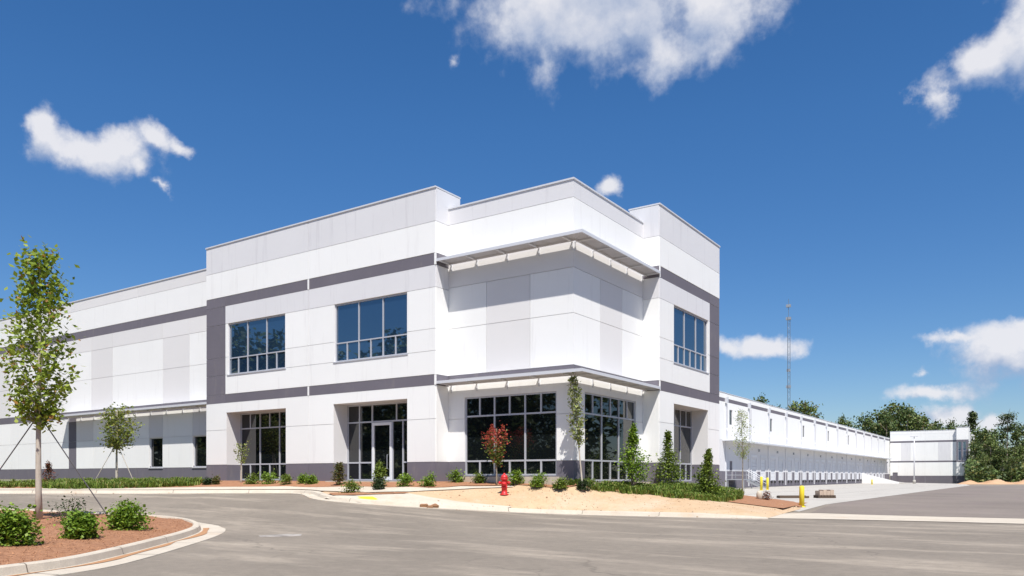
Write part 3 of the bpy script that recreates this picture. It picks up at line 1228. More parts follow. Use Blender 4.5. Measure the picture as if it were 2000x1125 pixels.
# entrance bay with glazed door
u0, u1, z0, z1 = -13.6, -8.56, 1.3, 5.22
dl, dr = -11.82, -10.42
vs = [(-12.72, z0 + .05, z1 - .05), (dl, z0 + .05, z1 - .05), (dr, z0 + .05, 4.3), (-10.15, 4.3, z1 - .05), (-9.72, z0 + .05, 4.3)]
hs = [(4.3, u0 + .05, u1 - .05), (2.22, u0 + .05, dl), (2.22, -9.72, u1 - .05)]
cells = [(u0, -12.72, 4.3, z1), (-12.72, dl, 4.3, z1), (dl, -10.15, 4.3, z1), (-10.15, u1, 4.3, z1), (u0, -12.72, 2.22, 4.3), (-12.72, dl, 2.22, 4.3),
         (u0, -12.72, z0, 2.22), (-12.72, dl, z0, 2.22), (dr, -9.72, z0, 4.3), (-9.72, u1, 2.22, 4.3), (-9.72, u1, z0, 2.22)]
window(B, 'L', -.94, u0, u1, z0, z1, .99, vs, hs, cells, 'glassdark', .075, 'storefront_window')
mb = MB()
for (a, b, c, d) in ((dl + .04, dl + .16, 1.32, 4.24), (dr - .16, dr - .04, 1.32, 4.24), (dl + .16, dr - .16, 4.1, 4.24), (dl + .16, dr - .16, 1.32, 1.5)):
    fbox(mb, 'L', -.94, a, b, .94, 1.05, c, d)
dro = mb.build('entrance_door', material('door_frame_white', (.78, .79, .80), rough=.5), B)
mb = MB()
fbox(mb, 'L', -.94, dl + .16, dr - .16, 1.0, 1.015, 1.5, 4.1)
mb.build('pane', M['glassdark'], dro)
mb = MB()
mb.tube([(dr - .22, -.05, 1.9), (dr - .22, -.12, 1.9), (dr - .22, -.12, 2.6), (dr - .22, -.05, 2.6)], .018, 6)
mb.build('handle', M['steel'], dro)
# reveals: soffit and jamb linings of the deep bays are the wall itself; floor slabs of the bays
for (x0, x1, y0, y1, z) in ((-22.44, -17.29, -.93, .1, 1.285), (-13.59, -8.57, -1.5, .1, 1.285), (-5.95, -.7, -.34, .1, 1.5)):
    mb = MB()
    mb.box(x0, x1, y0, y1, -.2, z)
    mb.build('threshold', M['concrete'], B)
mb = MB()
mb.box(-.1, .42, .9, 6.9, -.2, 1.24)
mb.build('threshold', M['concrete'], B)
mb = MB()
mb.box(.0, 1.9, 9.6, 12.4, -.2, 1.1)
mb.build('door_step', M['concrete'], B)

# dark core behind the glass and roof slabs
mb = MB()
mb.box(-80, -.34, .34, 15.6, -.4, 13.1)
mb.build('roof', M['roof'], B)
mb = MB()
mb.box(-.34, .84, 7.06, 15.66, 13.0, 13.1)
mb.box(-16.3, -.36, 15.601, 15.66, -.4, 13.4)
mb.build('wall', M['white'], B)
# north end of the projecting block
mb = MB()
mb.box(-.08, .84, 15.60, 15.68, -.4, MAIN_T - .04)
mb.build('wall', M['white'], B)

# white joint covers crossing the dark bands
for (x, y) in ((-15.49, -.955), (-6.83, -.955)):
    for z0, z1 in ((5.77, 6.25), (11.36, 11.9)):
        mb = MB()
        mb.box(x - .05, x + .05, y, y + .04, z0, z1)
        mb.build('joint_cover', M['white'], B)
for z0, z1 in ((5.77, 6.25), (11.36, 11.9)):
    mb = MB()
    mb.box(.86, .895, 7.0, 7.1, z0, z1)
    mb.build('joint_cover', M['white'], B)


# canopies ---------------------------------------------------------------
def canopy_run(parent, side, a, b, ztop, brackets, p0=.17, p1=.94, ends=(True, True), mitre=None):
    """flat ribbed sunshade along a wall at plane 0; a..b along the wall. mitre 'a'/'b' extends that end along the 45 degree corner"""
    def pt(u, p, z):
        return (u, -p, z) if side == 'L' else (p, u, z)
    sg = 1 if side == 'L' else -1

    def prism(mb_, p_in, p_out, z0, z1):
        ai = ao = a
        bi = bo = b
        if mitre == 'b':
            bi, bo = b + p_in, b + p_out
        if mitre == 'a':
            ai, ao = a - p_in, a - p_out
        mb_.hexa([pt(ai, p_in, z0), pt(bi, p_in, z0), pt(bo, p_out, z0), pt(ao, p_out, z0),
                  pt(ai, p_in, z1), pt(bi, p_in, z1), pt(bo, p_out, z1), pt(ao, p_out, z1)])
    d = MB()
    prism(d, p0 + .05, p1 - .04, ztop - .045, ztop - .02)
    k = p0 + .1
    while k < p1 - .08:
        prism(d, k, k + .03, ztop - .085, ztop - .046)
        k += .085
    cn = d.build('canopy', M['canopy'], parent)
    f = MB()
    prism(f, p1 - .04, p1, ztop - .13, ztop)
    f.build('fascia', M['coping'], cn)
    f = MB()
    prism(f, p0, p0 + .05, ztop - .17, ztop - .01)
    f.build('rear_beam', M['canopy'], cn)
    for u in brackets:
        br = MB()
        w = .035

        def bx(p_0, p_1, z0, z1):
            if side == 'L':
                br.box(u - w, u + w, -p_1, -p_0, z0, z1)
            else:
                br.box(p_0, p_1, u - w, u + w, z0, z1)
        bx(.0, .03, ztop - .5, ztop + .02)
        bx(.03, p1 - .05, ztop - .15, ztop - .09)
        br.build('bracket', M['coping'], cn)
    return cn


for zt in (11.62, 5.94):
    canopy_run(B, 'L', -6.79, -.0, zt, [-6.6, -5.1, -3.4, -1.72, -.05], mitre='b')
    canopy_run(B, 'R', 0, 6.98, zt, [.08, 1.68, 3.4, 5.12, 6.85], mitre='a')
wing_br = [-24.6 - 1.77 * i for i in range(11)]
canopy_run(B, 'L', -42.4, -24.36, 5.92, wing_br)

# dock wing ---------------------------------------------------------------
DX = -16.3
PW = 9.27
Y0 = 67.2 - PW * 5


def dock_top(i):
    return 12.02 - .028 * max(i - 4, 0)


mb = MB()
mb.box(-78, DX - .4, 15.7, 197, -.4, 11.0)
mb.build('roof', M['roof'], B)
for i in range(0, 19):
    ya, yb = Y0 + PW * i, Y0 + PW * (i + 1)
    if yb > 196.9:
        yb = 196.8
    tp = dock_top(i)
    holes = []
    doors = []
    if 6 <= i <= 17:
        for q in (.27, .73):
            c = ya + PW * q
            doors.append((c - 1.15, c + 1.15, .95, 3.9))
    if i == 5:
        doors.append((ya + 1.6, ya + 2.7, 1.2, 3.5))
    win = None
    if i % 2 == 1 and 5 <= i <= 13:
        win = (ya + 1.5, ya + 2.7, 8.12, 10.05)
    if i == 7:
        win = (ya + 1.0, ya + 2.2, 8.12, 10.05)
    if win:
        holes.append(win)
    mb = MB()
    slab(mb, 'R', DX, ya, yb, -.4, tp - .02, .035, .4, doors + holes)
    mb.build('wall', M['palegrey'], B)
    for (za, zb, k) in ((-.4, 2.19, 'dark'), (2.19, 6.1, 'grey'), (6.1, 10.9, 'white'), (10.9, 11.36, 'dark'), (11.36, tp, 'white')):  # grey row below the dock canopy: its shade deepened by panel colour
        for mb in slab_pieces('R', DX, ya + .02, yb - .02, za + .012, zb - .012, 0 if k != 'dark' else .01, .034, doors + holes):
            mb.build('wall_panel', M[k], B)
    for ai, (a, b, c, d) in enumerate(doors):
        if i == 5:
            dm = MB()
            fbox(dm, 'R', DX, a, b, .08, .14, c, d)
            dm.build('door', M['dark'], B)
            continue
        dm = MB()
        for s_ in range(6):
            zz = c + (d - c) * s_ / 6
            fbox(dm, 'R', DX, a, b, .06, .12, zz + .012, zz + (d - c) / 6 - .012)
        dd_ = dm.build('dock_door', M['door'], B)
        dm = MB()
        fbox(dm, 'R', DX, a - .16, a - .01, -.05, -.002, c - .05, d + .3)
        fbox(dm, 'R', DX, b + .01, b + .16, -.05, -.002, c - .05, d + .3)
        fbox(dm, 'R', DX, a - .16, b + .16, -.05, -.002, d + .31, d + .62)
        dm.build('dock_seal', M['door'], dd_)
        dm = MB()
        fbox(dm, 'R', DX, a + .1, a + .5, -.16, -.003, .55, .9)
        fbox(dm, 'R', DX, b - .5, b - .1, -.16, -.003, .55, .9)
        dm.build('bumper', M['black'], dd_)
    if win:
        window(B, 'R', DX, win[0], win[1], win[2], win[3], .1, [], [], [win], 'glassdark', .06)
    if 5 <= i:
        dm = MB()
        fbox(dm, 'R', DX, ya - .08, ya + .08, -.12, -.002, .2, 11.0)
        fbox(dm, 'R', DX, ya - .26, ya + .26, -.3, -.002, 10.75, 11.5)
        dm.build('downspout', M['coping'], B)
        dm = MB()
        fbox(dm, 'R', DX, ya + .16, ya + 1.25, -.012, -.001, 2.75, 5.9)
        dm.build('accent_panel', M['grey'], B)
        dm = MB()
        fbox(dm, 'R', DX, ya + .2, ya + (.9 if win else 1.5), -.012, -.001, 6.3, 10.7)
        dm.build('accent_panel', M['grey'], B)
        dm = MB()
        fbox(dm, 'R', DX, ya + PW / 2 - .12, ya + PW / 2 + .12, -.2, -.002, 5.0, 5.35)
        dm.build('wall_lamp', M['steel'], B)
    dm = MB()
    fbox(dm, 'R', DX, ya, yb - .002, -.04, .38, tp, tp + .07)
    dm.build('coping', M['coping'], B)
# dock canopy
dm = MB()
fbox(dm, 'R', DX, 66, 192, -1.45, -.02, 5.98, 6.08)
cn = dm.build('dock_canopy', M['coping'], B)
dm = MB()
fbox(dm, 'R', DX, 66, 192, -1.5, -1.452, 5.92, 6.14)
dm.build('fascia', M['coping'], cn)
for i in range(28):
    y_ = 67.5 + i * PW / 2
    if y_ < 191:
        dm = MB()
        dm.tube([(DX, y_, 7.6), (DX + 1.4, y_, 6.1)], .03, 5)
        dm.build('hanger', M['steel'], cn)

# stairs to the personnel door
ST = empty('steel_stairs', (DX + 1.0, 69.0, 0), 'galvanised stairs with handrails up to the first dock-side door', 'stairs')
mb = MB()
mb.box(-.95, 1.3, -1.6, 1.9, 1.08, 1.2)
mb.build('landing', M['steel'], ST)
for (x_, y_) in ((1.2, -1.5), (1.2, 1.8), (-.8, -1.5)):
    mb = MB()
    mb.box(x_ - .05, x_ + .05, y_ - .05, y_ + .05, 0, 1.08)
    mb.build('leg', M['steel'], ST)
sm_ = MB()
sm_.box(0, .3, -.75, .75, -.02, .02)
tread = sm_.mesh('tread')
for k in range(6):
    link('tread', tread, M['steel'], ST, (1.32 + .3 * k, .2, 1.0 - .17 * k))
for s_ in (-.6, .98):
    mb = MB()
    mb.hexa([(1.3, s_, .85), (3.25, s_, -.1 + .1), (3.25, s_ + .04, 0), (1.3, s_ + .04, .85), (1.3, s_, 1.15), (3.25, s_, .16), (3.25, s_ + .04, .16), (1.3, s_ + .04, 1.15)])
    mb.build('stringer', M['steel'], ST)
    mb = MB()
    mb.tube([(1.3, s_ + .02, 2.25), (3.3, s_ + .02, 1.1)], .045, 6)
    mb.tube([(1.3, s_ + .02, 1.75), (3.3, s_ + .02, .6)], .03, 6)
    for k in range(4):
        x_ = 1.3 + .64 * k
        mb.tube([(x_, s_ + .02, 1.1 - .5 * (x_ - 1.3)), (x_, s_ + .02, 2.25 - .575 * (x_ - 1.3))], .03, 6)
    mb.build('handrail', M['steel'], ST)
for (p, q) in (((-.9, -1.55), (1.25, -1.55)), ((1.25, -1.55), (1.25, -.7)), ((1.25, 1.1), (1.25, 1.85)), ((1.25, 1.85), (-.9, 1.85))):
    mb = MB()
    for z_ in (1.7, 2.25):
        mb.tube([(p[0], p[1], z_), (q[0], q[1], z_)], .035, 6)
    mb.tube([(p[0], p[1], 1.15), (p[0], p[1], 2.25)], .03, 6)
    mb.tube([(q[0], q[1], 1.15), (q[0], q[1], 2.25)], .03, 6)
    mb.build('railing', M['steel'], ST)

# drive-in ramp at the far docks
RP = empty('drive_in_ramp', (DX, 158, 0), 'white sloped side wall of the drive-in ramp at the far end of the docks', 'ramp')
mb = MB()
mb.hexa([(0.05, 0, 0.02), (9, 0, 0.02), (9, 5, 0.02), (0.05, 5, 0.02), (0.05, 0, 1.2), (9, 0, .06), (9, 5, .06), (0.05, 5, 1.2)])
mb.build('slab', M['court'], RP)
mb = MB()
mb.hexa([(0.05, -.3, 0.02), (7.5, -.3, 0.02), (7.5, -.01, 0.02), (0.05, -.01, 0.02), (0.05, -.3, 2.3), (7.5, -.3, .3), (7.5, -.01, .3), (0.05, -.01, 2.3)])
mb.build('side_wall', M['white'], RP)

# ------------------------------------------------------------------ far block
FB = empty('office_block', (-16.2, 196.9, 0), 'white block with two grey bands closing off the far end of the dock row', 'building')
FY = 196.9


def cellF(u, z):
    if z < 1.75 or 5.2 < z < 5.6 or 10.35 < z < 10.8:
        return 'dark'
    if 5.6 < z < 10.35 and (-13.6 < u < -11.4 or -5.0 < u < -2.3):
        return 'grey'
    return 'white'


FC = [-16.2, -13.6, -11.4, -8.0, -5.0, -2.3, -.9]
FD = [-16.2, -8.0, -.9]
f_rows = [(-.4, 1.75, FD), (1.75, 5.2, FD), (5.2, 5.6, FD), (5.6, 10.35, FC), (10.35, 10.8, FD), (10.8, 12.6, FD), (12.6, 13.35, FD)]


def facade2(parent, side, plane, u0, u1, rows, cells, holes, thick):
    bw = MB()
    slab(bw, side, plane, u0, u1, -.4, rows[-1][1] - .02, .035, thick, holes)
    bw.build('wall', M['palegrey'], parent)
    for (za, zb, cols) in rows:
        for ua, ub in zip(cols[:-1], cols[1:]):
            for mb_ in slab_pieces(side, plane, ua + .02, ub - .02, za + .02, zb - .02, 0, .034, holes):
                o_ = mb_.build('wall_panel', M[cells((ua + ub) / 2, (za + zb) / 2)], parent)


FB.location = (0, 0, 0)
facade2(FB, 'L', FY, -16.2, -.9, f_rows, cellF, [(-15.6, -14.4, .3, 2.6)], .4)
f_rows2 = [(-.4, 1.75, [-.9, 1.75]), (1.75, 5.2, [-.9, 1.75]), (5.2, 5.6, [-.9, 1.75]), (5.6, 10.35, [-.9, 1.75]), (10.35, 10.8, [-.9, 1.75]), (10.8, 13.9, [-.9, 1.75])]
facade2(FB, 'L', FY - .9, -.9, 1.75, f_rows2, lambda u, z: 'white' if z > 10.8 or 1.75 < z < 5.2 else 'dark', [(-.55, .15, 5.6, 10.35), (.5, 1.2, 5.6, 10.35)], .9)
for a, b in ((-.55, .15), (.5, 1.2)):
    window(FB, 'L', FY - .9, a, b, 5.6, 10.35, .1, [], [(8, a, b)], [(a, b, 5.6, 10.35)], 'glass', .06)
mb = MB()
mb.box(-15.6, -14.4, FY + .1, FY + .16, .3, 2.6)
mb.build('door', M['dark'], FB)
mb = MB()
mb.box(-16.2, 1.7, FY + .41, FY + 22, -.4, 13.0)
mb.box(-.85, 1.7, FY + .0005, FY + .41, -.4, 13.0)
mb.build('roof', M['white'], FB)
mb = MB()
mb.box(-16.25, -.9, FY - .05, FY + .35, 13.35, 13.43)
mb.build('coping', M['coping'], FB)
mb = MB()
mb.box(-.93, 1.78, FY - .95, FY + 4, 13.9, 13.98)
mb.build('coping', M['coping'], FB)
mb = MB()
mb.box(-.9, 1.75, FY + .0006, FY + 3.9, 13.0, 13.89)
mb.build('parapet', M['white'], FB)

# ------------------------------------------------------------------ vegetation
def unit(n):
    v = NR.normal(size=(n, 3))
    return v / np.linalg.norm(v, axis=1)[:, None]


def leaf_mesh(name, C, size, up=.35, aspect=.62, var=.4):
    """one small folded leaf-shaped quad per centre"""
    C = np.asarray(C, float)
    n = len(C)
    nrm = unit(n)
    nrm[:, 2] = np.abs(nrm[:, 2]) + up
    nrm /= np.linalg.norm(nrm, axis=1)[:, None]
    a = np.cross(nrm, unit(n))
    a /= np.linalg.norm(a, axis=1)[:, None] + 1e-9
    b = np.cross(nrm, a)
    s = size * (1 + var * NR.uniform(-1, 1, n))[:, None]
    V = np.empty((n, 4, 3))
    V[:, 0] = C - a * s * .5
    V[:, 1] = C + b * s * .5 * aspect - nrm * s * .06
    V[:, 2] = C + a * s * .5
    V[:, 3] = C - b * s * .5 * aspect - nrm * s * .06
    me = bpy.data.meshes.new(name)
    me.vertices.add(n * 4)
    me.vertices.foreach_set('co', V.reshape(-1))
    me.loops.add(n * 4)
    me.loops.foreach_set('vertex_index', np.arange(n * 4, dtype=np.int32))
    me.polygons.add(n)
    me.polygons.foreach_set('loop_start', np.arange(0, n * 4, 4, dtype=np.int32))
    me.polygons.foreach_set('loop_total', np.full(n, 4, dtype=np.int32))
    me.update(calc_edges=True)
    me.validate()
    return me


def interp(prof, f):
    xs_ = [p[0] for p in prof]
    ys_ = [p[1] for p in prof]
    return float(np.interp(f, xs_, ys_))


def young_tree(name, label, cat, base, H, zc, prof, nb_, per, lsize, mat, trunk_r, bark='bark', lean=(0, 0), clump=.22, group=None, seed=1,
               shift=None, leaf_alt=None, steep=1.0, fill=0):
    """base on the ground, height H, crown starts at zc; prof: crown radius by fraction of the crown height"""
    rr = random.Random(seed)
    root = empty(name, base, label, cat, group)
    t = MB()
    pts = []
    for i in range(9):
        f = i / 8
        z = -.1 + f * (H * .96 + .1)
        pts.append((lean[0] * f * H + .03 * H * .3 * math.sin(f * 5 + seed) * f, lean[1] * f * H + .02 * H * .3 * math.sin(f * 4 + seed * 2) * f, z))
    t.tube(pts, [trunk_r * (1.25 if i == 0 else 1) * (1 - .9 * (i / 8) ** 1.1) + .006 for i in range(9)], 8)

    def trunk_at(z):
        f = min(max((z + .1) / (H * .96 + .1), 0), 1) * 8
        i = min(int(f), 7)
        w = f - i
        return Vector(pts[i]).lerp(Vector(pts[i + 1]), w)
    C = []
    for k in range(nb_):
        f = (k + rr.uniform(0, 1)) / nb_
        ang = k * 2.399 + rr.uniform(-.4, .4)
        zt = zc + f * (H - zc)
        rad = interp(prof, f) * rr.uniform(.72, 1.08)
        z_at = max(zc * .93, zt - rad * steep)
        a = trunk_at(z_at)
        e = trunk_at(zt) + Vector((math.cos(ang) * rad, math.sin(ang) * rad, 0))
        if shift:
            e += Vector(shift) * rad
        mid = a.lerp(e, .5) + Vector((0, 0, -.08 * rad))
        r0 = max(trunk_r * .28 * (1 - f * .6), .008)
        t.tube([a, mid, e], [r0, r0 * .6, r0 * .2], 5)
        for j in range(per):
            q = rr.uniform(.22, 1.0) ** .8
            p = a.lerp(e, q) if q > .5 else a.lerp(mid, q * 2)
            cl = clump * (.5 + .7 * q)
            C.append((p.x + rr.gauss(0, cl) * .8, p.y + rr.gauss(0, cl) * .8, p.z + rr.gauss(0, cl)))
    for j in range(fill):
        f = rr.uniform(0, 1)
        rad = interp(prof, f) * math.sqrt(rr.uniform(0, 1))
        ang = rr.uniform(0, 6.283)
        p = trunk_at(zc + f * (H - zc))
        C.append((p.x + math.cos(ang) * rad, p.y + math.sin(ang) * rad, zc + f * (H - zc)))
    t.build('trunk', M[bark], root, smooth=True)
    if leaf_alt:
        C = np.array(C)
        zz = (C[:, 2] - zc) / (H - zc) + NR.uniform(-.2, .2, len(C))
        hi = zz > leaf_alt[1]
        link('crown', leaf_mesh('crown', C[~hi], lsize), M[mat], root)
        link('foliage', leaf_mesh('crown', C[hi], lsize), M[leaf_alt[0]], root)
    else:
        link('crown', leaf_mesh('crown', C, lsize), M[mat], root)
    return root


def shrub(name, label, cat, base, w, h, n, lsize, mat, shape='round', stems=9, group=None, seed=3, prof=None, clumps=26):
    rr = random.Random(seed)
    rs = np.random.RandomState(seed)
    root = empty(name, base, label, cat, group)
    st = MB()
    C = []
    cl = []
    for k in range(clumps):
        a = rr.uniform(0, 6.283)
        f = rr.uniform(.12, 1)
        if prof:
            rad = interp(prof, f) * rr.uniform(.35, 1)
        else:
            rad = w / 2 * math.sqrt(max(1 - (2 * f - .95) ** 2 * .85, .05)) * rr.uniform(.3, 1)
        cl.append((math.cos(a) * rad, math.sin(a) * rad, h * f * rr.uniform(.93, 1.0)))
    for (cx, cy, cz) in cl:
        s = (.16 * w if not prof else .28 * interp(prof, cz / h) + .04)
        m_ = n // clumps
        q = rs.normal(size=(m_, 3)) * np.array([s, s, s * (.9 if not prof else 1.2)]) + np.array([cx, cy, cz])
        q[:, 2] = np.clip(q[:, 2], .04, None)
        C.append(q)
    for k in range(stems):
        p = cl[k % len(cl)]
        st.tube([(p[0] * .1, p[1] * .1, -.05), (p[0] * .45, p[1] * .45, p[2] * .55), p], [.014 + .006 * h, .009, .004], 5)
    if prof:
        st.tube([(0, 0, -.1), (0, 0, h * .9)], [.05, .012], 6)
    st.build('stems', M['bark'], root)
    link('foliage', leaf_mesh('foliage', np.vstack(C), lsize, up=.5, aspect=.75), M[mat], root)
    return root


def seat_isl(px, py):
    x, y, t = seat(px, py, lambda a, b: h_island(a, b))
    return x, y, float(h_island(np.array(x), np.array(y))), t


# large maple on the island
x, y, z, t = seat_isl(76, 1014)
SC = t / 1517.0
hmap = (HORIZON - 478) * SC + EYE - z
zc_ = (HORIZON - 815) * SC + EYE - z
maple = young_tree('maple_tree', 'tall young maple with airy green crown on the near left island', 'tree', (x, y, z), hmap, zc_,
                   [(0, .3), (.12, .75), (.25, 1.0), (.42, .98), (.55, .85), (.7, .55), (.85, .62), (.94, .5), (1, .2)], 38, 100, .15, 'maple',
                   .085, 'bark_pale', clump=.19, seed=5, steep=1.35)
TREE_B = Vector((x, y, z))
rtv = Vector((RT[0], RT[1], 0))
fwv = Vector((FW[0], FW[1], 0))
za = 2.95
for (e, lab) in ((TREE_B + rtv * 1.72 + fwv * .5, 'dark guy strap running down from the maple trunk towards the shrubs on its right'),
                 (TREE_B - rtv * 2.6 + fwv * .8, 'dark guy strap running down from the maple trunk to the left edge')):
    b = Vector((e.x, e.y, float(h_asphalt(e.x, e.y)) + .2)) - TREE_B
    g_ = MB()
    g_.tube([(0, 0, za), tuple(b + Vector((0, 0, .02)))], .017, 5)
    o = g_.build('guy_strap', M['strap'])
    o.location = TREE_B
    tag(o, lab, 'strap', 'straps staying the large maple')
g_ = MB()
g_.lathe([(.135, 0), (.14, .02), (.14, .09), (.13, .11)], 12, (0, 0, za - .06))
g_.build('tie', M['strap'], maple)

# island shrubs
for (px, py, wpx, hpx, lab, sd, mt) in (
        (18, 1064, 104, 88, 'broad glossy green shrub at the left edge of the island mulch', 21, 'shrub'),
        (155, 1050, 70, 62, 'small glossy green shrub in the middle of the three on the island', 22, 'shrub'),
        (250, 1034, 84, 60, 'rounded bright green shrub nearest the island tip', 23, 'shrub')):
    x, y, z, t = seat_isl(px, py)
    s = t / 1517
    shrub('shrub', lab, 'shrub', (x, y, z - .02), wpx * s * .74, hpx * s * .72, 2800, .075, mt, seed=sd, group='shrubs on the island', clumps=34, stems=12)
x, y, z, t = seat_isl(138, 1022)
shrub('shrub', 'thin dark-leaved shrub behind the middle island shrub', 'shrub', (x, y, z - .02), .85, .62, 420, .06, 'shrubdark', seed=27, clumps=22, stems=14)


def bed_tree(px, base_py, top_py):
    x, y, z, t = on_bed(px, base_py)
    s = t / 1517
    return (x, y, z), (HORIZON - top_py) * s + EYE - z, s


# trees near the building
b_, H_, s = bed_tree(228, 945, 795)
young_tree('staked_tree', 'small staked tree with round green crown in front of the left wing', 'tree', b_, H_, (HORIZON - 868) * s + EYE - b_[2],
           [(0, .5), (.2, .95), (.5, 1.0), (.8, .8), (1, .45)], 26, 70, .16, 'lindenleaf', .07, 'bark_pale', clump=.2, seed=9)
for sgn, lab in ((-1, 'left pale stake cord of the small tree by the left wing'), (1, 'right pale stake cord of the small tree by the left wing')):
    g_ = MB()
    e = rtv * (1.15 * sgn) - fwv * .3
    g_.tube([(0, 0, 2.3), (e.x, e.y, .02)], .02, 5)
    o = g_.build('stake_cord', M['bark_pale'])
    o.location = b_
    tag(o, lab, 'cord', 'cords staying the small tree by the left wing')
b_, H_, s = bed_tree(471, 943, 863)
young_tree('sapling', 'thin sapling in front of the left ground-floor storefront', 'tree', b_, H_, (HORIZON - 902) * s + EYE - b_[2],
           [(0, .15), (.5, .4), (1, .32)], 12, 26, .10, 'lindenleaf', .045, 'bark_pale', clump=.11, seed=12)
b_, H_, s = bed_tree(970, 948, 832)
young_tree('crape_myrtle', 'small tree with red blossom top beside the fire hydrant', 'tree', b_, H_, (HORIZON - 902) * s + EYE - b_[2],
           [(0, .15), (.35, .42), (.7, .6), (.9, .5), (1, .3)], 26, 64, .10, 'greenleaf', .035, 'bark', clump=.11, seed=14, leaf_alt=('redleaf', .52), steep=1.2)
b_, H_, s = bed_tree(1139, 958, 730)
young_tree('slender_tree', 'slender leaning tree with sparse trailing leaves at the building corner', 'tree', b_, H_, (HORIZON - 862) * s + EYE - b_[2],
           [(0, .12), (.2, .34), (.45, .36), (.7, .30), (.85, .24), (1, .1)], 22, 60, .115, 'paleleaf', .035, 'bark_pale', lean=(-.075, -.05), clump=.09, seed=17, steep=1.6)
b_, H_, s = bed_tree(1450, 962, 800)
young_tree('slender_tree', 'sparse pale green tree in front of the first dock bays', 'tree', b_, H_, (HORIZON - 893) * s + EYE - b_[2],
           [(0, .3), (.2, .75), (.45, .85), (.7, .6), (1, .3)], 26, 58, .13, 'paleleaf', .06, 'bark', clump=.2, seed=19)

for (px, bpy_, tpy, hw, lab, sd) in (
        (1237, 955, 828, 27, 'bushy upright evergreen between the corner storefront and the right block', 31),
        (1305, 956, 842, 24, 'dark upright evergreen left of the right block window', 32),
        (1383, 974, 878, 20, 'shortest upright evergreen at the right end of the building', 33)):
    b_, H_, s = bed_tree(px, bpy_, tpy)
    r_ = hw * s
    shrub('evergreen', lab, 'evergreen', b_, r_ * 2, H_, 3600, .095, 'holly' if sd != 31 else 'shrub', seed=sd, group='upright evergreens by the right corner',
          prof=[(0, r_ * .9), (.22, r_), (.45, r_ * .85), (.6, r_ * .42), (.72, r_ * .24), (1, r_ * .06)], clumps=72, stems=14)

# bronze columnar plants at the entrance
for (px, bpy_, tpy, hw, lab, sd, mt) in (
        (663, 948, 905, 9, 'narrow bronze columnar plant left of the entrance', 41, 'cypress'),
        (741, 952, 904, 11, 'dark green columnar plant in front of the glass entrance door', 42, 'holly')):
    b_, H_, s = bed_tree(px, bpy_, tpy)
    r_ = hw * s
    shrub('columnar_shrub', lab, 'shrub', b_, r_ * 2, H_, 1500, .08, mt, seed=sd, prof=[(0, r_ * .6), (.3, r_), (.7, r_ * .8), (1, r_ * .2)], clumps=40, stems=8)

small = [(404, 948, 14, 12, 'low shrub at the right end of the left wing green strip', 'shrubdark'),
         (423, 947, 16, 14, 'bronze-green low shrub under the right edge of the left wing', 'cypress'),
         (492, 946, 22, 16, 'low green shrub at the foot of the left storefront mullions', 'holly'),
         (522, 946, 26, 20, 'wider bright low shrub in the middle of the left storefront', 'shrub'),
         (557, 947, 20, 16, 'low green shrub at the right jamb of the left storefront', 'holly'),
         (592, 945, 18, 15, 'left half of a pair of low shrubs between the two storefronts', 'shrub'),
         (608, 946, 18, 14, 'right half of a pair of low shrubs between the two storefronts', 'shrub'),
         (687, 963, 30, 19, 'round olive shrub standing in the small mulch wedge by the ramp', 'holly'),
         (741, 957, 18, 18, 'small dark shrub at the foot of the entrance walk', 'shrubdark'),
         (791, 951, 24, 21, 'round green shrub just right of the entrance', 'shrub'),
         (836, 950, 24, 20, 'green shrub midway between entrance and corner storefront', 'shrub'),
         (890, 943, 24, 21, 'green shrub just left of the corner storefront', 'shrub'),
         (934, 940, 19, 18, 'dark little shrub under the corner storefront, left of the red tree', 'holly'),
         (1006, 942, 26, 24, 'green shrub just right of the fire hydrant', 'shrub'),
         (1053, 952, 26, 24, 'bright shrub at the start of the right-hand ground cover', 'shrub'),
         (1098, 954, 22, 18, 'low shrub left of the building corner trunk', 'holly'),
         (1140, 957, 20, 15, 'low shrub at the very corner of the building', 'shrubdark')]
for i, (px, py, w, h_, lab, mt) in enumerate(small):
    x, y, z, t = on_bed(px, py)
    s = t / 1517
    shrub('shrub', lab, 'shrub', (x, y, z), w * s * 1.1, h_ * s * 1.05, 900, .075, mt, seed=60 + i, clumps=20, stems=6, group='low shrubs along the building front')
b_, H_, s = bed_tree(95, 951, 903)
shrub('bronze_shrub', 'reddish brown upright plant seen beside the maple trunk', 'shrub', b_, 20 * s, H_, 900, .08, 'rust', seed=91,
      prof=[(0, 9 * s), (.35, 10 * s), (.6, 7 * s), (.7, 3 * s), (1, 2 * s)], clumps=40, stems=8)


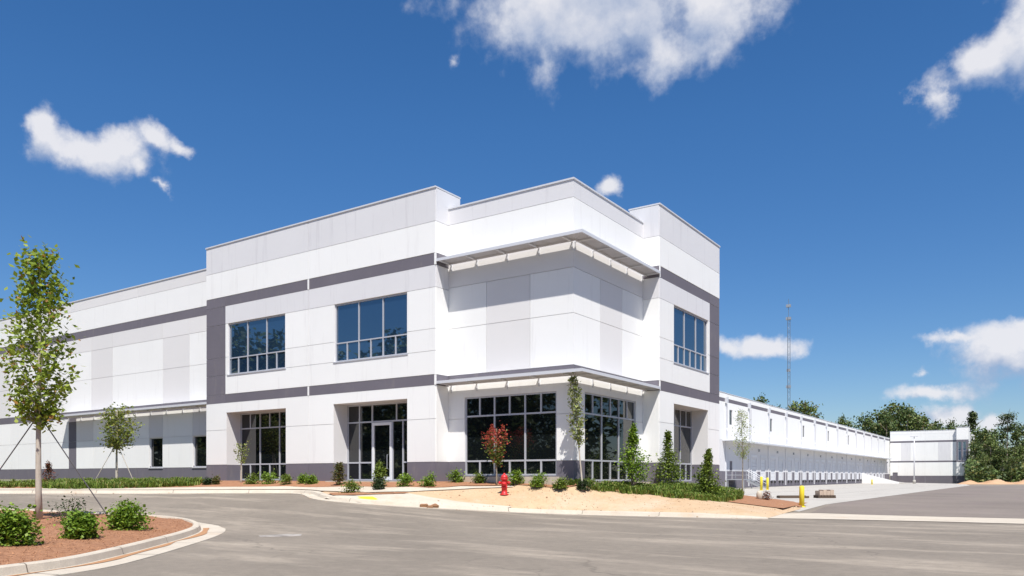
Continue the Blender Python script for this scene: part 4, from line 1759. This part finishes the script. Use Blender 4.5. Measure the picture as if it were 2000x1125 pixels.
# ground cover
def cover(name, poly_px, n, hgt, label, exclude=None):
    poly = [on_bed(a, b)[:2] for a, b in poly_px]
    P = np.array(poly)
    V = []
    Fc = []
    tufts = 0
    tries = 0
    while tufts < n and tries < n * 60:
        tries += 1
        x = R.uniform(P[:, 0].min(), P[:, 0].max())
        y = R.uniform(P[:, 1].min(), P[:, 1].max())
        if not bool(inside(np.array([x]), np.array([y]), poly)[0]):
            continue
        if math.sin(x * 2.3 + 1) * math.sin(y * 2.9) < -.72:
            continue
        tufts += 1
        z = float(h_bed(np.array([x]), np.array([y]))[0])
        hh = hgt * R.uniform(.6, 1.15)
        for k in range(20):
            a = R.uniform(0, 6.283)
            l = hh * R.uniform(.5, 1.1)
            out = R.uniform(.3, 1.0) * l * .8
            w = R.uniform(.012, .022)
            bx, by = x + R.gauss(0, .05), y + R.gauss(0, .05)
            ca, sa = math.cos(a), math.sin(a)
            m_ = len(V)
            V += [(bx - sa * w, by + ca * w, z), (bx + sa * w, by - ca * w, z),
                  (bx + ca * out * .6 + sa * w, by + sa * out * .6 - ca * w, z + l * .85), (bx + ca * out * .6 - sa * w, by + sa * out * .6 + ca * w, z + l * .85),
                  (bx + ca * out * 1.2, by + sa * out * 1.2, z + l * .8)]
            Fc += [(m_, m_ + 1, m_ + 2, m_ + 3), (m_ + 3, m_ + 2, m_ + 4)]
    me = bpy.data.meshes.new(name)
    me.from_pydata(V, [], Fc)
    me.update()
    o = link(name, me, M['liriope'])
    return tag(o, label, 'ground cover', kind='stuff')


cover('ground_cover', [(84, 946), (84, 956), (150, 956.5), (250, 955), (385, 949.8), (398, 944), (250, 944.5)], 900, .38, 'strip of green grassy ground cover in front of the left wing')
cover('ground_cover', [(-260, 945), (-260, 953), (0, 954), (70, 953), (70, 946)], 330, .32, 'thinner green ground cover at the far left of the building')
cover('ground_cover', [(1035, 946), (1075, 952), (1160, 959), (1260, 967), (1360, 977), (1420, 981), (1450, 976), (1420, 966), (1350, 958), (1290, 953), (1200, 949), (1100, 946)], 1200, .28,
      'green grassy ground cover sloping past the right corner of the building')
cover('ground_cover', [(1290, 954), (1300, 964), (1380, 974), (1440, 978), (1452, 970), (1400, 958)], 420, .42, 'taller green tufts around the shortest evergreen')

# ------------------------------------------------------------------ small things
# fire hydrant
x, y, z, t = on_bed(985, 966)
hh = 43 * t / 1517
HY = empty('fire_hydrant', (x, y, z - .02), 'red fire hydrant on the sandy ground in front of the corner storefront', 'fire hydrant', rz=.5)
k = hh / .95
mb = MB()
mb.lathe([(.17, 0), (.17, .045), (.11, .06), (.105, .3), (.125, .31), (.125, .345), (.11, .36), (.115, .66), (.15, .67), (.15, .71), (.13, .72)], 18)
o = mb.build('barrel', M['red'], HY, True)
o.scale = (k * 1.15, k * 1.15, k)
mb = MB()
mb.lathe([(.135, .72), (.13, .78), (.10, .85), (.05, .89), (.035, .895), (.035, .95), (.001, .95)], 18)
o = mb.build('bonnet', M['red'], HY, True)
o.scale = (k * 1.15, k * 1.15, k)
for ax, s0 in (('x', 1), ('x', -1), ('y', -1)):
    mb = MB()
    r0 = .058 if ax == 'x' else .08
    mb.lathe([(r0, .09 * s0), (r0, .15 * s0), (r0 * 1.25, .155 * s0), (r0 * 1.25, .2 * s0), (.022, .205 * s0), (.022, .235 * s0)], 12, (0, 0, .53 if ax == 'x' else .48), ax)
    o = mb.build('nozzle_cap', M['red'], HY, True)
    o.scale = (k * 1.15, k * 1.15, k)

# pebbles and clods on the bare bed and along the gutter
V, Fc = [], []
P_ = np.array(BED_POLY)
n_p = 0
while n_p < 1500:
    if n_p % 3:
        px_, py_ = R.uniform(700, 1560), R.uniform(956, 1003)
        x, y, t = seat(px_, py_, h_all)
        if not bool(inside(np.array([x]), np.array([y]), BED_POLY)[0]):
            n_p += 1
            continue
    else:
        i_ = R.randrange(2, len(KS) - 2)
        d_ = R.uniform(-.5, .0)
        x, y = offset_line(KS[i_ - 1:i_ + 2], d_)[1]
        x += R.uniform(-.3, .3)
        y += R.uniform(-.1, .1)
    z = float(h_all(np.array(x), np.array(y)))
    r_ = R.uniform(.008, .028) * (1 if R.random() < .95 else 2.2)
    a = R.uniform(0, 6.28)
    b0 = len(V)
    for k in range(5):
        q = a + k * 1.2566
        V.append((x + math.cos(q) * r_ * R.uniform(.7, 1.2), y + math.sin(q) * r_ * R.uniform(.7, 1.2), z - .01))
    for k in range(5):
        q = a + .3 + k * 1.2566
        V.append((x + math.cos(q) * r_ * .6, y + math.sin(q) * r_ * .6, z + r_ * R.uniform(.5, .9)))
    for k in range(5):
        k2 = (k + 1) % 5
        Fc.append((b0 + k, b0 + k2, b0 + 5 + k2, b0 + 5 + k))
    Fc.append(tuple(b0 + 5 + k for k in range(5)))
    n_p += 1
me = bpy.data.meshes.new('pebbles')
me.from_pydata(V, [], Fc)
me.update()
tag(link('pebbles', me, material('pebble', (.50, .37, .25), (.30, .19, .11), rough=.9, leaf=True)), 'pebbles and small clods on the bare sandy bed and kerb', 'pebbles', kind='stuff')

# yellow bollards
for (px, py, hp, lab) in ((1566, 991, 42, 'nearest yellow bollard at the edge of the concrete court'),
                          (1487, 958, 27, 'yellow bollard in front of the dock stairs'),
                          (1499, 957, 24, 'second yellow bollard just right of the one by the dock stairs'),
                          (1703, 946.5, 10, 'far yellow bollard at the end of the drive-in ramp')):
    x, y, t = seat(px, py, zero)
    h_ = hp * t / 1517
    o = empty('bollard', (x, y, .01), lab, 'bollard', 'yellow bollards')
    r_ = .12 if px == 1566 else .14
    mb = MB()
    mb.lathe([(r_, -.05), (r_, h_ - .06), (r_ * .8, h_ - .02), (r_ * .35, h_), (.001, h_ + .003)], 16)
    mb.build('post', M['yellow'], o, True)
    mb = MB()
    mb.lathe([(r_ * 1.5, .0), (r_ * 1.5, .03), (r_ * 1.05, .05)], 16)
    mb.build('collar', M['yellow'], o, True)

# brown stone clump on the kerb
for (px, py, sz, lab) in ((828, 991, .17, 'left brown stone of the little heap on the kerb'), (840, 993, .13, 'front brown stone of the little heap on the kerb'),
                          (849, 991.5, .16, 'right brown stone of the little heap on the kerb')):
    x, y, z, t = on_bed(px, py)
    bm = bmesh.new()
    bmesh.ops.create_icosphere(bm, subdivisions=3, radius=sz)
    for v in bm.verts:
        n_ = math.sin(v.co.x * 21 + px) * math.cos(v.co.y * 17) * .16 + math.sin(v.co.z * 30 + px) * .08
        v.co = v.co * (1 + n_)
        v.co.z *= .62
    me = bpy.data.meshes.new('stone')
    bm.to_mesh(me)
    bm.free()
    o = link('stone', me, M['rock'])
    o.location = (x, y, z + sz * .32)
    tag(o, lab, 'stone', 'stones heaped on the kerb')

# low dark mat and the tan bundle on the court
x, y, t = seat(1547, 973, zero)
o = empty('timber_stack', (x, y, .02), 'flat dark stack of timbers lying on the concrete behind the near bollard', 'timber stack', rz=.62)
for i in range(3):
    mb = MB()
    mb.box(-1.05 + .06 * i, 1.0 - .1 * i, -.5 + .33 * i, -.2 + .33 * i, 0, .14 + .03 * (i % 2))
    mb.build('timber', M['wood'], o)
x, y, t = seat(1610, 973, zero)
o = empty('pallet_load', (x, y, .02), 'tan bundle on a dark pallet standing on the concrete court', 'pallet', rz=.6)
s = t / 1517
for i in range(3):
    mb = MB()
    mb.box(-17 * s, 17 * s, -.5 + .4 * i, -.4 + .4 * i, 0, .1)
    mb.build('bearer', M['wood'], o)
for i in range(6):
    mb = MB()
    a = -17 * s + i * 34 * s / 6
    mb.box(a + .01, a + 34 * s / 6 - .03, -.52, .42, .1, .2)
    mb.build('slat', M['wood'], o)
for i in range(4):
    mb = MB()
    a = -14 * s + i * 7 * s
    mb.box(a, a + 6.6 * s, -.45, .38, .2, .2 + (.3 + .07 * (i % 2)))
    mb.build('load', M['tan'], o)
# small marker and clod by the bed corner
x, y, z, t = on_bed(1483, 976)
mb = MB()
mb.lathe([(.16, -.05), (.15, .3), (.12, .42), (.05, .46)], 10)
o = mb.build('standpipe', M['concrete'], smooth=True)
o.location = (x, y, z)
tag(o, 'short pale stub pipe at the end of the mulch bed', 'pipe')
x, y, z, t = on_bed(1495, 977)
shrub('bronze_shrub', 'rusty brown low plant at the end of the mulch bed beside the pale stub', 'shrub', (x, y, z), .55, .4, 420, .07, 'rust', seed=93, clumps=16, stems=5)


# light poles
def pole(px, py, top, lab, arm=1.2):
    x, y, t = seat(px, py, zero)
    h_ = (HORIZON - top) * t / 1517 + EYE
    o = empty('light_pole', (x, y, 0), lab, 'light pole', 'light poles in the yard')
    mb = MB()
    mb.lathe([(.3, 0), (.3, .75), (.26, .78)], 12)
    mb.build('base', M['court'], o, True)
    mb = MB()
    mb.tube([(0, 0, .7), (0, 0, h_)], [.14, .09], 8)
    mb.build('pole', M['coping'], o, True)
    mb = MB()
    mb.box(-arm, arm, -.25, .25, h_ - .02, h_ + .16)
    mb.build('lamp_head', M['coping'], o)


pole(1785.5, 944.5, 853, 'grey light pole in front of the far white block', .75)

# radio mast
D_ = 330.0
mx_, my_ = ray_xy(1540, D_)
mh = (HORIZON - 583) / 1517 * D_ + EYE
MT = empty('radio_mast', (mx_, my_, -.2), 'tall thin lattice radio mast rising behind the dock roof', 'radio mast')
mb = MB()
ww = .62
cs_ = [(ww * math.cos(a), ww * math.sin(a)) for a in (.3, .3 + 2.094, .3 + 4.189)]
for c in cs_:
    mb.tube([(c[0], c[1], 0), (c[0], c[1], mh * .9)], .12, 5)
mb.tube([(0, 0, mh * .9), (0, 0, mh)], .1, 5)
mb.build('frame', M['mast'], MT)
mb = MB()
z_ = 0
k_ = 0
while z_ < mh * .9 - 1.6:
    for i in range(3):
        a, b = cs_[i], cs_[(i + 1) % 3]
        if k_ % 2:
            a, b = b, a
        mb.tube([(a[0], a[1], z_), (b[0], b[1], z_ + 1.6)], .035, 4, False)
    z_ += 1.6
    k_ += 1
tag(mb.build('bracing', M['mast'], MT), kind='stuff')
for zz, w_ in ((.955, .9), (.885, 1.0), (.6, .7), (.51, .9)):
    mb = MB()
    mb.box(-w_, w_, -w_ * .6, w_ * .6, mh * zz, mh * zz + 1.1)
    mb.build('antenna', M['steel'], MT)


# ------------------------------------------------------------------ background trees
def forest_mesh(name, kind, seed, H=18, W_=9, n=1700):
    rs = np.random.RandomState(seed)
    C = []
    if kind == 'round':
        for k in range(46):
            f = rs.uniform(.0, 1)
            rad = W_ / 2 * math.sqrt(max(1 - (2 * f - .85) ** 2 * .75, .08)) * rs.uniform(.35, 1)
            a = rs.uniform(0, 6.283)
            c = np.array([math.cos(a) * rad, math.sin(a) * rad, H * (.22 + .74 * f)])
            s_ = W_ * .085
            C.append(rs.normal(size=(n // 46, 3)) * [s_, s_, s_ * .75] + c)
    elif kind == 'pine':
        for k in range(30):
            f = rs.uniform(0, 1)
            rad = W_ / 2 * (1 - .55 * f) * rs.uniform(.3, 1)
            a = rs.uniform(0, 6.283)
            c = np.array([math.cos(a) * rad, math.sin(a) * rad, H * (.72 + .26 * f)])
            C.append(rs.normal(size=(n // 30, 3)) * [.75, .75, .4] + c)
    else:
        for k in range(60):
            f = rs.uniform(0, 1)
            rad = W_ / 2 * (1 - f) ** .7 * rs.uniform(.3, 1)
            a = rs.uniform(0, 6.283)
            c = np.array([math.cos(a) * rad, math.sin(a) * rad, H * (.06 + .93 * f)])
            C.append(rs.normal(size=(n // 60, 3)) * [.5, .5, .4] + c)
    cr = leaf_mesh(name, np.vstack(C), .62 if kind != 'pine' else .5, aspect=.8)
    t_ = MB()
    t_.tube([(0, 0, -.5), (.15, .1, H * .4), (0, 0, H * .93)], [.32, .22, .05], 6)
    for k in range(7):
        a = k * 2.4
        z_ = H * (.35 + .07 * k) if kind != 'pine' else H * (.7 + .035 * k)
        r_ = W_ * .32 if kind != 'pine' else W_ * .3
        t_.tube([(0, 0, z_), (math.cos(a) * r_, math.sin(a) * r_, z_ + H * .12)], [.12, .03], 5)
    return cr, t_.mesh(name + '_trunk')


FM = {}
for kind, c in (('round', 3), ('pine', 1), ('cone', 1)):
    for i in range(c):
        cr, tk = forest_mesh('crown', kind, 100 + i * 7 + len(kind), {'round': 18, 'pine': 24, 'cone': 17}[kind], {'round': 10, 'pine': 6.5, 'cone': 7}[kind],
                             {'round': 3200, 'pine': 1300, 'cone': 1900}[kind])
        FM[(kind, i)] = (cr, tk, {'round': 18, 'pine': 24, 'cone': 17}[kind])


def far_tree(px, top, t, kind, i, lab, wmul=1.0, mat='forest', rot=0):
    x, y = ray_xy(px, t)
    H = (HORIZON - top) * t / 1517 + EYE + .3
    cr, tk, h0 = FM[(kind, i)]
    s_ = H / h0
    o = empty('background_tree', (x, y, -.3), lab, 'tree', 'trees behind the buildings', rz=rot)
    cr2 = cr.copy() if mat != 'forest' else cr
    c = link('crown', cr2, M[mat], o)
    if mat != 'forest':
        cr2.materials.clear()
        cr2.materials.append(M[mat])
    c.scale = (s_ * wmul, s_ * wmul, s_)
    k = link('trunk', tk, M['bark'], o)
    k.scale = (s_, s_, s_)
    return o


BT = [
    (1485, 776, 270, 'round', 0, 'lone dark tree top over the near end of the dock roof', .6, 'forest'),
    (1512, 792, 285, 'round', 1, 'low tree top just left of the radio mast', .6, 'forest'),
    (1560, 783, 260, 'round', 1, 'rounded tree top just right of the radio mast', .8, 'forest2'),
    (1583, 790, 262, 'round', 2, 'right neighbour of the rounded tree beside the mast', .7, 'forest2'),
    (1647, 814, 262, 'round', 0, 'small lone tree top over the middle of the dock roof', .6, 'forest2'),
    (1688, 812, 258, 'round', 2, 'leftmost tree of the wood above the far roof line', .8, 'forest'),
    (1716, 800, 262, 'round', 1, 'second tree of the wood above the far roof line', .85, 'forest'),
    (1748, 788, 266, 'round', 0, 'highest rounded tree of the wood behind the far block', .9, 'forest2'),
    (1772, 794, 258, 'round', 2, 'broad tree just right of the highest one behind the far block', .8, 'forest'),
    (1800, 812, 250, 'round', 1, 'round tree above the middle of the far block roof', .8, 'forest2'),
    (1826, 824, 255, 'round', 0, 'low tree above the right half of the far block roof', .8, 'forest'),
    (1856, 822, 262, 'round', 2, 'small round tree near the right end of the far block roof', .6, 'forest'),
    (1880, 828, 262, 'round', 1, 'low tree behind the far block tower end', .6, 'forest'),
    (1899, 806, 240, 'cone', 0, 'pointed evergreen rising just right of the far block', .8, 'pine'),
    (1915, 836, 200, 'round', 1, 'dense dark tree next to the right end of the far block', .9, 'forest'),
    (1903, 862, 192, 'round', 0, 'shorter dark tree touching the right end of the far block', .8, 'forest'),
    (1935, 856, 195, 'round', 2, 'mid green tree left of the tall pine', .9, 'forest2'),
    (1968, 803, 205, 'pine', 0, 'tall bare-stemmed pine with tufted top near the right edge', 1.0, 'pine'),
    (1957, 872, 190, 'round', 0, 'bushy tree at the foot of the tall pine', .9, 'forest'),
    (1984, 842, 200, 'cone', 0, 'pointed evergreen just right of the tall pine', 1.0, 'forest'),
    (1990, 870, 185, 'round', 1, 'yellowish green tree at the right edge of the picture', .9, 'forest2'),
    (2015, 850, 190, 'round', 2, 'tree cut by the right edge of the picture', 1.0, 'forest'),
    (2045, 840, 190, 'round', 0, 'tree beyond the right edge', 1.0, 'forest'),
    (1925, 842, 215, 'round', 0, 'deep green tree filling in behind the tree left of the tall pine', .95, 'forest'),
    (1947, 836, 220, 'round', 1, 'deep green tree just behind and left of the tall pine', .9, 'forest'),
    (1995, 830, 215, 'round', 2, 'tall deep green tree behind the yellowish one at the right edge', .9, 'forest'),
    (1732, 812, 250, 'round', 2, 'darker tree in front of the gap left of the highest rounded tree', .8, 'forest'),
    (1786, 806, 268, 'round', 0, 'dark tree filling the gap right of the broad tree', .8, 'forest'),
    (1925, 888, 182, 'round', 2, 'low leafy tree standing over the sand mound', .8, 'forest2'),
    (1975, 892, 178, 'round', 1, 'low leafy tree in front of the wood near the right edge', .8, 'forest'),
]
for i, a in enumerate(BT):
    far_tree(*a, rot=i * 1.3)

# undergrowth closing the foot of the wood
C = []
for i in range(9000):
    px = R.uniform(1886, 2120)
    t = R.uniform(176, 205)
    x, y = ray_xy(px, t)
    C.append((x, y, R.uniform(0, 1) ** 1.3 * (4.2 + 1.5 * math.sin(x * .5))))
tag(link('undergrowth', leaf_mesh('undergrowth', C, .75, aspect=.8), M['forest']), 'dark undergrowth at the foot of the wood on the right', 'undergrowth', kind='stuff')
# sand mounds at the end of the yard
V, Fc = [], []
nx, ny = 60, 14
for i in range(nx):
    for j in range(ny):
        px = 1868 + 320 * i / (nx - 1)
        t = 150 + 24 * j / (ny - 1)
        x, y = ray_xy(px, t)
        e_ = math.sin(math.pi * j / (ny - 1)) * min(1, i / 5)
        V.append((x, y, -.05 + e_ * (.55 + .35 * math.sin(i * .55) + .2 * math.sin(i * 1.3 + j))))
for i in range(nx - 1):
    for j in range(ny - 1):
        a = i * ny + j
        Fc.append((a, a + ny, a + ny + 1, a + 1))
me = bpy.data.meshes.new('sand_mound')
me.from_pydata(V, [], Fc)
me.polygons.foreach_set('use_smooth', [True] * len(Fc))
tag(link('sand_mound', me, material('orange_sand', (.52, .27, .11), (.56, .40, .26), .12, .95)), kind='structure')

# wood on the far side of the road, behind the viewer; the glass mirrors it
C = []
for i in range(330):
    a = -134 + 268 * i / 329 + R.uniform(-.4, .4)
    dist = R.uniform(92, 112)
    ang = math.atan2(-FW[1], -FW[0]) + RAD(a)
    cx, cy = CAMP[0] + math.cos(ang) * dist, CAMP[1] + math.sin(ang) * dist
    H = R.uniform(12, 17) + 3 * math.sin(a * .13) + 10 * float(sm((-80 - a) / 5.0)) + 7 * float(sm((a - 55) / 15.0))
    for k in range(int(H * 1.5)):
        f = R.uniform(0, 1)
        c = np.array([cx + R.uniform(-3, 3), cy + R.uniform(-3, 3), H * (.05 + .9 * f)])
        C.append(NR.normal(size=(22, 3)) * [1.0, 1.0, .8] + c)
tag(link('tree_belt', leaf_mesh('tree_belt', np.vstack(C), .95, aspect=.8), M['forest']), 'belt of trees across the road, mirrored in the glass', 'trees', kind='stuff')
